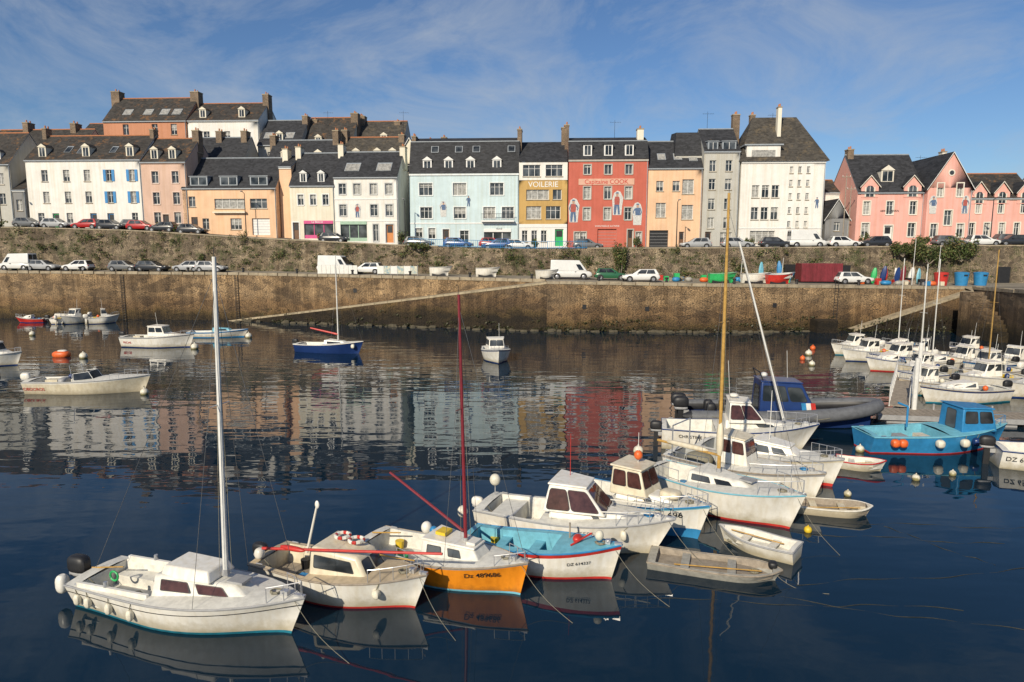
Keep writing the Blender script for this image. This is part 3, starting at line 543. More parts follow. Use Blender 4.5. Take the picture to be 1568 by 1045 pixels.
o=Obj('floating_mooring_ropes');P=o.p('rope')
for (x0,y0,x1,y1) in [(2.8,17.6,12,17.0),(5.2,18.2,14,15.6),(8,18.3,17.5,19.5),(11,22.8,19,22.2),(9.6,21.9,16,21.0),(12.8,22.5,14.6,19.4)]:
    pts=[]
    for i in range(33):
        k=i/32;pts.append((x0+(x1-x0)*k+.08*math.sin(k*9+x0)+.03*math.sin(k*41),y0+(y1-y0)*k+.10*math.sin(k*11+y0)+.04*math.sin(k*33+x0),.001+.008*math.sin(k*25+x0)))
    P.tube(pts,.009,ROPEW,4)
o.done()
# ------------------------------------------------------------------ harbour structure
def lerpt(tab,x):
    if x<=tab[0][0]: return tab[0][1]
    for (a,p),(b_,q) in zip(tab[:-1],tab[1:]):
        if x<=b_: return p+(q-p)*(x-a)/(b_-a)
    return tab[-1][1]
QY=[(-160,100.5),(-36,90.4),(4,82.2)];QY2=[(4,78.4),(12.5,78),(23.4,76.8),(37,79),(54,80.2)]
ZQ=[(-160,6.6),(-70,6.4),(-36,6.25),(-15,6.0),(4,5.7),(23,5.45),(37,5.2),(54,4.95),(90,4.95)]
RY=[(-160,106),(-70,98),(-36,96),(0,92),(40,89),(60,88.4),(160,84)]
ZU=[(-160,13.2),(-72,12.8),(-53,12.3),(-36,11.15),(-16,10.1),(1,9.6),(36,9.9),(70,10.2),(160,10.5)]
ZW=[(-160,12.8),(-72,12.4),(-53,11.9),(-36,10.85),(-16,9.85),(1,9.4),(36,9.5),(60,9.75),(160,10.0)]
fy=lambda x:98.5-.055*x
QST=stone('quay_granite',(.42,.30,.18),(.19,.135,.085),(.11,.085,.06),cell=(.66,.66,1.6),mort=.06)
QSR=stone('slipway_granite',(.30,.215,.13),(.14,.10,.065),(.08,.06,.045),cell=(.66,.66,1.6),mort=.06,shift=1.2)
RST=stone('rubble_wall',(.46,.37,.26),(.18,.14,.10),(.17,.14,.10),cell=(.95,.95,1.8),wet=False,green=.09,mort=.11,bump=.15)
COPE=mat('granite_coping',(.36,.30,.21),.85,.22,1.5,bump=.02)
LIP=mat('slipway_paving',(.40,.33,.22),.9,.25,1.2,bump=.03)
ASPH=mat('asphalt',(.085,.08,.075),.9,.15,.6,bump=.01)
CONC=mat('concrete_apron',(.27,.235,.18),.9,.18,.4,bump=.01)
o=Obj('harbour_quay_wall');P=o.p('masonry')
def wallstrip(P,pts,m,zb=-2.5,n=8):
    for (x0,y0,z0),(x1,y1,z1) in zip(pts[:-1],pts[1:]):
        P.face([(x0,y0,zb),(x1,y1,zb),(x1,y1,z1),(x0,y0,z0)],m)
main=[(x,lerpt(QY,x),lerpt(ZQ,x)) for x in (-160,-110,-90,-70,-53,-36,-25,-15,-5,4)]
front=[(x,lerpt(QY2,x),lerpt(ZQ,x)) for x in (4,12.5,23.4,30,37,45,54)]
wallstrip(P,main,QST);wallstrip(P,[main[-1],front[0]],QST);wallstrip(P,front,QST)
pier=[(54,80.2,4.95),(51.5,72,5.2),(48.6,64,5.5),(45,52,5.5),(42,35,5.5),(40,5,5.5)]
PST=stone('pier_granite_dark',(.30,.23,.16),(.13,.10,.075),(.07,.06,.05),cell=(.66,.66,1.6),shift=.6)
wallstrip(o.p('pier_face'),pier,PST)
for i in range(11): o.p('pier_steps').box(50.0-i*.02-.9+i*.0,50.6+i*.06,68.5+i*.55,69.05+i*.55,-2,1.0+i*.38,PST)
C=o.p('coping')
for lst in (main,front,pier):
    for (x0,y0,z0),(x1,y1,z1) in zip(lst[:-1],lst[1:]):
        d=Vector((x1-x0,y1-y0,0)).normalized();n=Vector((-d.y,d.x,0))
        k=int(Vector((x1-x0,y1-y0,0)).length/1.6)+1
        for i in range(k):
            a=Vector((x0,y0,z0)).lerp(Vector((x1,y1,z1)),i/k+.004);b_=Vector((x0,y0,z0)).lerp(Vector((x1,y1,z1)),(i+1)/k-.004)
            h=R.uniform(.26,.34);f=-R.uniform(.04,.10)
            C.hexa([a+n*f-Vector((0,0,.25)),b_+n*f-Vector((0,0,.25)),b_+n*.6-Vector((0,0,.25)),a+n*.6-Vector((0,0,.25)),a+n*f+Vector((0,0,h-.2)),b_+n*f+Vector((0,0,h-.2)),b_+n*.6+Vector((0,0,h-.2)),a+n*.6+Vector((0,0,h-.2))],COPE)
Dp=o.p('ladders')
for x in (-52.2,-36.4,37.5):
    y=(lerpt(QY,x) if x<4 else lerpt(QY2,x))-.12
    for dx in (-.2,.2): Dp.cyl((x+dx,y,-.5),(x+dx,y,6),.035,.035,BLK,6)
    for i in range(18): Dp.cyl((x-.2,y,i*.33),(x+.2,y,i*.33),.02,.02,BLK,5)
for x,z in ((-20,3.9),(8.3,2.6),(15.4,2.4),(30,2.8)):
    y=(lerpt(QY,x) if x<4 else lerpt(QY2,x));P2=o.p('drain_openings');P2.box(x-.22,x+.22,y-.06,y+.1,z,z+.5,BLK)
for i in range(16):
    x=-66+i*7.6;y=(lerpt(QY,x) if x<4 else lerpt(QY2,x));o.p('bollards').cyl((x,y+.5,lerpt(ZQ,x)),(x,y+.5,lerpt(ZQ,x)+.55),.16,.13,BLK,10);o.p('bollards').blob((x,y+.5,lerpt(ZQ,x)+.6),(.22,.22,.12),BLK)
S=o.p('slipway')
def ramp(ax,ay,bx,by,z0,z1,inner,m=QSR):
    K=24
    for i in range(K):
        a=i/K;b2=(i+1)/K
        x0=ax+(bx-ax)*a;x1=ax+(bx-ax)*b2;y0=ay+(by-ay)*a;y1=ay+(by-ay)*b2;za=z0+(z1-z0)*a;zb_=z0+(z1-z0)*b2
        S.face([(x0,y0,-2.5),(x1,y1,-2.5),(x1,y1,zb_),(x0,y0,za)],m)
        S.face([(x0,y0,za),(x1,y1,zb_),(x1,inner(x1),zb_),(x0,inner(x0),za)],LIP)
        j=R.uniform(-.03,.03);e=.02
        S.hexa([(x0+e,y0-.05+j,za-.16),(x1-e,y1-.05+j,zb_-.16),(x1-e,y1+.4,zb_-.16),(x0+e,y0+.4,za-.16),(x0+e,y0-.05+j,za+.06+j*.5),(x1-e,y1-.05+j,zb_+.06+j*.5),(x1-e,y1+.4,zb_+.06+j*.5),(x0+e,y0+.4,za+.06+j*.5)],LIP)
ramp(-38,90.0,4,78.39,-.1,5.6,lambda x:lerpt(QY,x)+.02)
ramp(39,77.4,53,78.4,.2,4.6,lambda x:lerpt(QY2,x)+.02)
S.face([(39,77.4,-2.5),(39,77.4,.3),(39,79.3,.3),(39,79.3,-2.5)],QSR)
S.box(34.5,36.8,76.6,79.2,-2,1.4,QSR)
S.face([(53,78.4,-2.5),(53,78.4,4.62),(54,80.2,4.9),(54,80.2,-2.5)],QSR);S.face([(53,78.4,4.6),(54,80.2,4.9),(53,80.1,4.9)],COPE)
o.done()
WEED=mat('seaweed',(.05,.05,.015),.6,.3,3)
def clump(P,c,r,n,size,ms,rnd=R):
    for i in range(n):
        a=rnd.uniform(0,6.283);u=rnd.uniform(-1,1);q=rnd.random()**.4;s_=math.sqrt(1-u*u)
        p=Vector((c[0]+r[0]*q*s_*math.cos(a),c[1]+r[1]*q*s_*math.sin(a),c[2]+r[2]*q*u));e=Vector((rnd.gauss(0,1),rnd.gauss(0,1),rnd.gauss(0,1))).normalized();f=e.orthogonal().normalized();g=e.cross(f);k=size*rnd.uniform(.5,1.3)
        P.face([p+f*k,p+g*k*.6,p-f*k,p-g*k*.6],ms[int(rnd.random()*len(ms))])
o=Obj('seaweed');P=o.p('fronds')
for i in range(210):
    x=R.uniform(-36,53);y=(lerpt([(-38,90),(4,78.4)],x) if x<4 else lerpt(QY2,x))
    if 38<x<53:y=77.5
    clump(P,(x,y-.12,R.uniform(0,.35)+(R.random()<.35)*R.uniform(0,1.5)),(1.0,.16,.20),13,.13,[WEED])
o.done(False)
ROCK=mat('foreshore_rock',(.10,.085,.055),.9,.25,2,bump=.03)
o=Obj('foreshore_rocks');P=o.p('stones')
for i in range(190):
    x=R.uniform(-36,38);y=(lerpt([(-38,90),(4,78.4)],x) if x<4 else lerpt(QY2,x))-abs(R.gauss(0,.45));r=R.uniform(.12,.42)
    P.blob((x,y,R.uniform(-.1,.12)),(r*R.uniform(.8,1.6),r,r*.6),ROCK,R.uniform(.6,.9),7,5)
o.done()
o=Obj('quay_road');P=o.p('surface')
xs=sorted(set([-160,-130,-110,-90,-70,-53,-36,-25,-15,-5,3.99]))
for a,b_ in zip(xs[:-1],xs[1:]):
    P.face([(a,lerpt(QY,a)+.4,lerpt(ZQ,a)),(b_,lerpt(QY,b_)+.4,lerpt(ZQ,b_)),(b_,lerpt(RY,b_)+.3,lerpt(ZQ,b_)+.15),(a,lerpt(RY,a)+.3,lerpt(ZQ,a)+.15)],CONC)
xs=[3.99,12.5,23.4,30,37,45,54,60,90,160]
for a,b_ in zip(xs[:-1],xs[1:]):
    ya=lerpt(QY2,a)+.4;yb=lerpt(QY2,b_)+.4
    P.face([(a,ya,lerpt(ZQ,a)),(b_,yb,lerpt(ZQ,b_)),(b_,lerpt(RY,b_)+.3,lerpt(ZQ,b_)+.15),(a,lerpt(RY,a)+.3,lerpt(ZQ,a)+.15)],CONC)
o.done()
o=Obj('pier_deck');P=o.p('surface')
for (x0,y0,z0),(x1,y1,z1) in zip(pier[:-1],pier[1:]): P.face([(x0+.4,y0,z0-.01),(160,y0,z0-.01),(160,y1,z1-.01),(x1+.4,y1,z1-.01)],CONC)
o.done()
o=Obj('retaining_wall');P=o.p('masonry');xs=[-160,-130,-100]+[-90+i*5 for i in range(37)]+[110,160]
for a,b_ in zip(xs[:-1],xs[1:]):
    za,zb_=lerpt(ZW,a),lerpt(ZW,b_)
    P.face([(a,lerpt(RY,a)-.5,3),(b_,lerpt(RY,b_)-.5,3),(b_,lerpt(RY,b_),zb_),(a,lerpt(RY,a),za)],RST)
    P.face([(a,lerpt(RY,a),za),(b_,lerpt(RY,b_),zb_),(b_,lerpt(RY,b_)+.45,zb_),(a,lerpt(RY,a)+.45,za)],COPE)
    P.face([(a,lerpt(RY,a)+.45,za),(b_,lerpt(RY,b_)+.45,zb_),(b_,lerpt(RY,b_)+.45,zb_-1.5),(a,lerpt(RY,a)+.45,za-1.5)],RST)
    C=o.p('parapet_coping')
    if -14<a<10: continue
    C.hexa([(a,lerpt(RY,a)-.06,za+.003),(b_,lerpt(RY,b_)-.06,zb_+.003),(b_,lerpt(RY,b_)+.5,zb_+.003),(a,lerpt(RY,a)+.5,za+.003),(a,lerpt(RY,a)-.06,za+.16),(b_,lerpt(RY,b_)-.06,zb_+.16),(b_,lerpt(RY,b_)+.5,zb_+.16),(a,lerpt(RY,a)+.5,za+.16)],COPE)
for x,w in ((36,1.4),(43,1.2),(63,1.5),(67,1.5),(71,1.5)):
    y=lerpt(RY,x)-.5; z=lerpt(ZQ,x); o.p('arched_recess').box(x-w/2,x+w/2,y-.05,y+.3,z,z+2.2,BLK)
o.done()
o=Obj('blue_railing');P=o.p('bars')
for i in range(93):
    x=-14+i*.26;y=lerpt(RY,x)+.2;z=lerpt(ZW,x);P.cyl((x,y,z),(x,y,z+1.0),.02 if i%6 else .045,.02 if i%6 else .045,MBL,4)
for z_ in (.15,1.0):
    P.tube([(x,lerpt(RY,x)+.2,lerpt(ZW,x)+z_) for x in [-14+i*3 for i in range(9)]],.035,MBL,5)
o.done()
o=Obj('upper_street');P=o.p('surface');xs=[-160,-100,-72,-53,-36,-16,1,20,36,50,70,160]
for a,b_ in zip(xs[:-1],xs[1:]):
    P.face([(a,lerpt(RY,a)+.44,lerpt(ZU,a)-.5),(b_,lerpt(RY,b_)+.44,lerpt(ZU,b_)-.5),(b_,fy(b_)+1,lerpt(ZU,b_)),(a,fy(a)+1,lerpt(ZU,a))],ASPH)
o.done()
o=Obj('ground');P=o.p('terrain');G=mat('hill_ground',(.10,.10,.05),.95,.2,.1)
xs=[-3000,-300,-160,-100,-72,-53,-36,-16,1,36,70,160,400,3000];hb=[(-160,17),(-60,18),(-40,15),(-16,11),(20,10.2),(160,10)]
for a,b_ in zip(xs[:-1],xs[1:]):
    r=[[(x,max(fy(x),60)+1,lerpt(ZU,x)-.02),(x,112 if abs(x)<200 else 130,lerpt(hb,x)),(x,200,lerpt(hb,x)),(x,4000,10)] for x in (a,b_)]
    for j in range(3): P.face([r[0][j],r[1][j],r[1][j+1],r[0][j+1]],G)
o.done()
LF=[mat('leaf_dark',(.04,.06,.015),.7,.3,2),mat('leaf_mid',(.08,.115,.025),.7,.3,2),mat('leaf_light',(.13,.17,.045),.7,.3,2),mat('leaf_dry',(.20,.15,.06),.8,.3,2)]
o=Obj('wall_ivy');P=o.p('leaves')
spots=[(-70,.9),(-66,.6),(-60,.8),(-38,1.0),(-36.5,.9),(-37,.3),(-30,.7),(-15,.9),(-13,.5),(-11,.2),(11,.4),(13,.2),(14,1.0),(27,.7),(29,.4),(-48,.9),(-55,.85),(-44,.4),(-22,.8),(5,.3),(20,.85),(34,.9),(-3,.15),(-68,.2),(-58,.4),(-51,.2),(-27,.3),(-33,.5),(0,.6),(8,.8),(23,.2),(32,.15),(39,.5)]
for x,f in spots:
    zb_,zt=lerpt(ZQ,x),lerpt(ZW,x);z=zb_+(zt-zb_)*f
    for k in range(R.randint(3,8)): 
        xx=x+R.gauss(0,1.0);clump(P,(xx,lerpt(RY,xx)-.45,z+R.gauss(0,.5)),(R.uniform(.3,.9),.22,R.uniform(.2,.7)),55,.10,LF)
for i in range(520):
    x=R.uniform(-88,62);f=R.random()**.7;zb_,zt=lerpt(ZQ,x),lerpt(ZW,x);clump(P,(x,lerpt(RY,x)-.5+.45*f,zb_+(zt-zb_)*f),(R.uniform(.15,.7),.12,R.uniform(.1,.35)),17,.09,LF)
for i in range(180):
    x=R.uniform(-88,50);y=(lerpt(RY,x)-.6);clump(P,(x,y,lerpt(ZQ,x)+.2),(R.uniform(.3,.8),.15,R.uniform(.1,.35)),15,.09,LF)
o.done(False)
def bush(x,y,z,rx,ry,rz,n,name='bush'):
    o=Obj(name,(x,y,z));P=o.p('leaves');S=o.p('stems')
    for i in range(9):
        a=R.uniform(0,6.28);q=Vector((rx*.6*math.cos(a),ry*.6*math.sin(a),rz*R.uniform(.3,.9)));S.cyl((0,0,-.2),q,.05,.015,PLANK,5)
        for k in range(3): clump(P,q*R.uniform(.7,1.25),(rx*R.uniform(.25,.45),ry*.4,rz*R.uniform(.2,.4)),n//27,.12,LF)
    clump(P,(0,0,rz*.4),(rx*.7,ry*.6,rz*.4),n//4,.12,LF[:2]);o.done(False)
bush(53.0,87.3,7.7,3.0,1.3,3.0,3400);bush(57.2,87.5,8.0,2.4,1.2,2.6,2600);bush(49.8,87.6,8.6,1.6,1.0,1.6,1200)
bush(14.2,90.0,5.8,1.0,.7,3.6,1400);bush(-74.0,98.3,12.2,2.2,1,1.2,1200);bush(-12.5,92.8,9.3,1.5,.8,1.0,800);bush(3.2,95.0,9.6,.6,.6,1.0,400);bush(-27,98.5,10.6,.8,.6,.9,400);bush(-15.6,99,10,.9,.9,1.8,700);bush(-50.5,99.2,12,.7,.6,1.0,400)
bush(-48,98.6,11.8,.5,.5,.9,300);bush(17.4,96.6,9.8,.5,.5,1.2,300);bush(33,95.8,9.8,.7,.5,1.0,400);bush(56,94.2,10,1.2,.5,1.0,500);bush(48.5,94.8,10,.8,.5,1.3,500)
# ------------------------------------------------------------------ houses
SL=slate('slate_roof',(.032,.033,.037),(.13,.095,.05),.0)
SLL=slate('slate_roof_lichen',(.042,.038,.034),(.21,.105,.04),.10)
SLB=slate('slate_roof_brown',(.058,.052,.044),(.15,.115,.07),.12)
FRM=mat('window_frame_white',(.72,.71,.68),.5,.06,3)
CHM=stone('chimney_stone',(.27,.20,.14),(.20,.15,.11),(.25,.2,.15),cell=(2.5,2.5,4),wet=False,bump=.03)
POT=mat('chimney_pot',(.45,.18,.08),.8,.15,4)
ZINC=mat('zinc',(.30,.33,.36),.45,.12,2)
def wm(n,c,st=.10): return mat('render_'+n,c,.85,.07,.5,bump=.006,streak=st)
wW=wm('white',(.76,.74,.70));wP=wm('peach',(.76,.50,.32));wPk=wm('pink_beige',(.62,.43,.34));wCr=wm('cream',(.74,.69,.57));wB=wm('pale_blue',(.55,.67,.70));wO=wm('ochre',(.50,.32,.11));wR=wm('red',(.52,.13,.09));wG=wm('grey_white',(.47,.46,.42));wT=wm('terracotta',(.52,.24,.14));wPi=wm('pink',(.76,.40,.34));wDk=wm('dark_grey',(.22,.22,.22))
SHB=mat('shutter_blue',(.03,.22,.50),.5,.1,3);SHP=mat('shutter_rose',(.50,.25,.22),.5,.1,3);PNK=mat('shop_pink',(.58,.07,.22),.5,.1,3);DOR=mat('door_orange',(.58,.22,.06),.5,.1,3);DBR=mat('door_brown',(.16,.08,.04),.6,.15,3);DGR=mat('shopfront_green',(.33,.48,.36),.5,.1,3)
def openings(o,W,z0,z1,ops,wall,y=0,x0=0,fr=FRM,surround=None):
    P=o.p('walls')
    xs=sorted(set([x0,x0+W]+[v for q in ops for v in (q[0],q[1])]));zs=sorted(set([z0,z1]+[v for q in ops for v in (q[2],q[3])]))
    xs=[x for x in xs if x0-1e-6<=x<=x0+W+1e-6];zs=[z for z in zs if z0-1e-6<=z<=z1+1e-6]
    for a,b_ in zip(xs[:-1],xs[1:]):
        for c,d in zip(zs[:-1],zs[1:]):
            mx,mz=(a+b_)/2,(c+d)/2
            if any(q[0]<mx<q[1] and q[2]<mz<q[3] for q in ops): continue
            P.face([(a,y,c),(b_,y,c),(b_,y,d),(a,y,d)],wall)
    D=.26
    for q in ops:
        a,b_,c,d=q[:4];kind=q[4] if len(q)>4 else 'w';T=surround or wall
        for pts in ([(a,y,c),(b_,y,c),(b_,y+D,c),(a,y+D,c)],[(a,y,d),(b_,y,d),(b_,y+D,d),(a,y+D,d)],[(a,y,c),(a,y,d),(a,y+D,d),(a,y+D,c)],[(b_,y,c),(b_,y,d),(b_,y+D,d),(b_,y+D,c)]): P.face(pts,T)
        F=o.p('window_frames');G=o.p('window_glass');f=.06
        if kind in('w','W'):
            fm=fr;cur=R.random();G.face([(a,y+D-.03,c),(b_,y+D-.03,c),(b_,y+D-.03,d),(a,y+D-.03,d)],GL if cur<.8 else GLC)
            if .5<cur<.8: zc=c+(d-c)*R.choice((.4,.6,.75));G.face([(a+f,y+D-.036,zc),(b_-f,y+D-.036,zc),(b_-f,y+D-.036,d-f),(a+f,y+D-.036,d-f)],GLC)
            F.box(a,a+f,y+D-.10,y+D-.04,c,d,fm);F.box(b_-f,b_,y+D-.10,y+D-.04,c,d,fm);F.box(a+f,b_-f,y+D-.10,y+D-.04,c,c+f,fm);F.box(a+f,b_-f,y+D-.10,y+D-.04,d-f,d,fm)
            n=2 if b_-a<1.6 else (3 if b_-a<2.6 else 4)
            for i in range(1,n): xx=a+(b_-a)*i/n;F.box(xx-.03,xx+.03,y+D-.10,y+D-.045,c+f,d-f,fm)
            if d-c>1.4: F.box(a+f,b_-f,y+D-.097,y+D-.042,c+(d-c)*.66,c+(d-c)*.66+.04,fm)
            if q[5] if len(q)>5 else False:
                w=(b_-a)/2;S=o.p('shutters')
                for xa in (a-w-.04,b_+.04):
                    S.box(xa,xa+w,y-.07,y-.02,c,d,q[5])
            o.p('sills').box(a-.08,b_+.08,y-.09,y+.0-.002,c-.10,c,T if T is not wall else COPE)
        elif kind=='d':
            G.face([(a,y+D-.02,c),(b_,y+D-.02,c),(b_,y+D-.02,d),(a,y+D-.02,d)],q[5] if len(q)>5 and q[5] else DBR);F.box(a+.18,b_-.18,y+D-.06,y+D-.03,c+(d-c)*.55,d-.2,BLK)
            F.box(a,a+f,y+D-.08,y+D-.025,c,d,fr);F.box(b_-f,b_,y+D-.08,y+D-.025,c,d,fr);F.box(a+f,b_-f,y+D-.08,y+D-.025,d-f,d,fr)
        elif kind=='g':
            G.face([(a,y+D-.02,c),(b_,y+D-.02,c),(b_,y+D-.02,d),(a,y+D-.02,d)],q[5])
            for i in range(1,6): zz=c+(d-c)*i/6;F.box(a,b_,y+D-.04,y+D-.022,zz-.015,zz+.015,LGR)
        elif kind=='s':
            G.face([(a,y+D-.02,c),(b_,y+D-.02,c),(b_,y+D-.02,d),(a,y+D-.02,d)],GL);k=max(2,int((b_-a)/1.1));m_=q[5] or FRM
            for i in range(k+1): xx=a+(b_-a)*i/k;F.box(max(a,xx-.05),min(b_,xx+.05),y+D-.1,y+D-.03,c,d,m_)
            F.box(a,b_,y+D-.12,y+D-.102,c,c+.5,m_);F.box(a,b_,y-.08,y-.003,d,d+.45,m_)
        if surround and kind in 'wWd':
            Q=o.p('surrounds');s_=.14
            Q.box(a-s_,a,y-.035,y-.003,c,d,surround);Q.box(b_,b_+s_,y-.035,y-.003,c,d,surround);Q.box(a-s_,b_+s_,y-.036,y-.004,d+.0,d+s_,surround)
def dormer(o,xc,z0,w,h,y0,depth,face=FRM,roof=SL,style='gable'):
    P=o.p('dormers');a,b_=xc-w/2,xc+w/2
    P.box(a,b_,y0,y0+depth,z0,z0+h,face if style!='zinc' else ZINC)
    o.p('dormer_glass').face([(a+.18,y0-.012,z0+.12),(b_-.18,y0-.012,z0+.12),(b_-.18,y0-.012,z0+h-.12),(a+.18,y0-.012,z0+h-.12)],GL)
    o.p('dormer_glass').box(xc-.03,xc+.03,y0-.03,y0-.013,z0+.12,z0+h-.12,FRM)
    Q=o.p('dormer_roofs')
    if style=='gable':
        e=.12;k=w*.42
        pts=[(a-e,z0+h+.003),(b_+e,z0+h+.003),(xc,z0+h+k)]
        f=[(p[0],y0-.1,p[1]) for p in pts];g=[(p[0],y0+depth,p[1]) for p in pts]
        Q.face(f,face);Q.face([f[0],f[2],g[2],g[0]],roof);Q.face([f[1],g[1],g[2],f[2]],roof);Q.face([f[0],g[0],g[1],f[1]],roof)
    else: Q.hexa([(a-.1,y0-.12,z0+h+.003),(b_+.1,y0-.12,z0+h+.003),(b_+.1,y0+depth,z0+h+.15),(a-.1,y0+depth,z0+h+.15),(a-.1,y0-.12,z0+h+.1),(b_+.1,y0-.12,z0+h+.1),(b_+.1,y0+depth,z0+h+.28),(a-.1,y0+depth,z0+h+.28)],roof if style=='flat' else ZINC)
def chimney(o,x,y,zb,zt,w=.6,d=1.3,m=None,pots=2):
    P=o.p('chimneys');P.box(x-w/2,x+w/2,y-d/2,y+d/2,zb,zt,m or CHM);P.box(x-w/2-.06,x+w/2+.06,y-d/2-.06,y+d/2+.06,zt+.002,zt+.14,COPE)
    for i in range(pots): yy=y-d/2+d*(i+.5)/pots;P.cyl((x,yy,zt+.14),(x,yy,zt+.55),.13,.1,POT,8)
def block(o,x0,x1,z0,ze,zr,wall,roof,ops=(),kind='gable',depth=9,y=0,surround=None,cornice=True,Y0=98,hipin=2.5,side=None,gut=True,fr=FRM,eaves=.25):
    W=x1-x0;P=o.p('walls');side=side or wall
    openings(o,W,z0,ze,list(ops),wall,y=y,x0=x0,surround=surround,fr=fr)
    cor=lambda z,d:9.5+(z-9.5)*(1+d/Y0);Rf=o.p('roof')
    yb=y+depth;ym=y+depth/2
    P.face([(x0,yb,z0),(x1,yb,z0),(x1,yb,ze),(x0,yb,ze)],side)
    if kind=='gable':
        zz=cor(zr,depth/2)
        for x in (x0,x1): P.face([(x,y,z0),(x,yb,z0),(x,yb,ze),(x,ym,zz-.1),(x,y,ze)],side)
        sl=(zz-ze)/(depth/2);e=eaves
        for s_,ya in ((1,y-e),(-1,yb+e)):
            za=ze-sl*e
            a=[(x0-.04,ya,za),(x1+.04,ya,za),(x1+.04,ym,zz),(x0-.04,ym,zz)];Rf.face(a,roof);Rf.face([(p[0],p[1],p[2]+.14) for p in a],roof)
            Rf.face([a[0],a[1],(a[1][0],a[1][1],a[1][2]+.14),(a[0][0],a[0][1],a[0][2]+.14)],ZINC)
            for i,j in ((0,3),(1,2)): Rf.face([a[i],a[j],(a[j][0],a[j][1],a[j][2]+.14),(a[i][0],a[i][1],a[i][2]+.14)],ZINC)
        Rf.cyl((x0,ym,zz+.14),(x1,ym,zz+.14),.1,.1,POT if roof is not SL else ZINC,6)
        surf=lambda z:y+(z-ze)/sl
    elif kind=='mansard':
        zk=cor(zr,1.6)-.5;y1=y+1.5;zz=cor(zr,depth/2)
        prof=[(y-.15,ze),(y1,zk),(ym,zz),(yb-1.5,zk),(yb+.15,ze)]
        for x in (x0,x1): P.face([(x,y,z0),(x,yb,z0)]+[(x,p[0],p[1]-.02) for p in reversed(prof)],side)
        for p,q in zip(prof[:-1],prof[1:]): Rf.face([(x0-.02,p[0],p[1]+.02),(x1+.02,p[0],p[1]+.02),(x1+.02,q[0],q[1]+.02),(x0-.02,q[0],q[1]+.02)],roof)
        Rf.box(x0,x1,y1-.1,y1+.1,zk-.02,zk+.1,ZINC)
        surf=lambda z:y-.15+(z-ze)/(zk-ze)*1.65
    elif kind=='cross':
        xm=(x0+x1)/2;P.face([(x0,y,ze),(x1,y,ze),(xm,y,zr)],wall);P.face([(x0,yb,ze),(x1,yb,ze),(xm,yb,zr)],wall)
        for x in (x0,x1): P.face([(x,y,z0),(x,yb,z0),(x,yb,ze),(x,y,ze)],side)
        sl=(zr-ze)/(xm-x0)
        for s_,xa in ((-1,x0),(1,x1)):
            xe=xa+s_*.25;ze_=ze-sl*.25;a=[(xe,y-.25,ze_),(xm,y-.25,zr),(xm,yb,zr),(xe,yb,ze_)];Rf.face([(p[0],p[1],p[2]+.02) for p in a],roof);Rf.face([(p[0],p[1],p[2]+.16) for p in a],roof)
            Rf.face([(a[0][0],a[0][1],a[0][2]+.02),(a[1][0],a[1][1],a[1][2]+.02),(a[1][0],a[1][1],a[1][2]+.16),(a[0][0],a[0][1],a[0][2]+.16)],FRM)
        surf=lambda z:y
    elif kind=='hip':
        zz=cor(zr,depth/2);
        for x in (x0,x1): P.face([(x,y,z0),(x,yb,z0),(x,yb,ze),(x,y,ze)],side)
        e=.4;a=[(x0-e,y-e,ze-.02),(x1+e,y-e,ze-.02),(x1+e,yb+e,ze-.02),(x0-e,yb+e,ze-.02)];r0=(x0+hipin,ym,zz);r1=(x1-hipin,ym,zz);Rf.face([a[0],a[1],r1,r0],roof);Rf.face([a[1],a[2],r1],roof);Rf.face([a[2],a[3],r0,r1],roof);Rf.face([a[3],a[0],r0],roof);Rf.face(a,FRM)
        surf=lambda z:y+(z-ze)/(zz-ze)*depth/2
    if cornice and kind!='cross': o.p('cornice').box(x0,x1,y-.14,y-.003,ze-.30,ze-.05,surround or FRM)
    if gut: o.p('downpipe').cyl((x1-.12,y-.08,z0),(x1-.12,y-.08,ze-.35),.05,.05,ZINC,6)
    return surf
def skylight(o,surf,x,z,w,h,m=GL):
    y0,y1=surf(z),surf(z+h);o.p('skylights').face([(x,y0-.09,z+.17),(x+w,y0-.09,z+.17),(x+w,y1-.09,z+h+.17),(x,y1-.09,z+h+.17)],m)
    o.p('skylights').face([(x-.08,y0-.11,z+.10),(x+w+.08,y0-.11,z+.10),(x+w+.08,y1-.04,z+h+.22),(x-.08,y1-.04,z+h+.22)],ZINC)
def rows(W,cols,zs,w,h,fr=None,kind='w',sh=None,x0=0): return [(x0+W*c-w/2,x0+W*c+w/2,z-h/2,z+h/2,kind,sh) for z in zs for c in cols]
RZ=math.atan(-.055)
def house(name,x0): return Obj(name,(x0,fy(x0),0),RZ)
SK=mat('mural_skin',(.45,.28,.2),.8);PBL=mat('mural_blue',(.10,.16,.28),.8,.25,6);PWH=mat('mural_white',(.62,.61,.58),.8,.2,6);PRD=mat('mural_red',(.42,.10,.08),.8,.2,6)
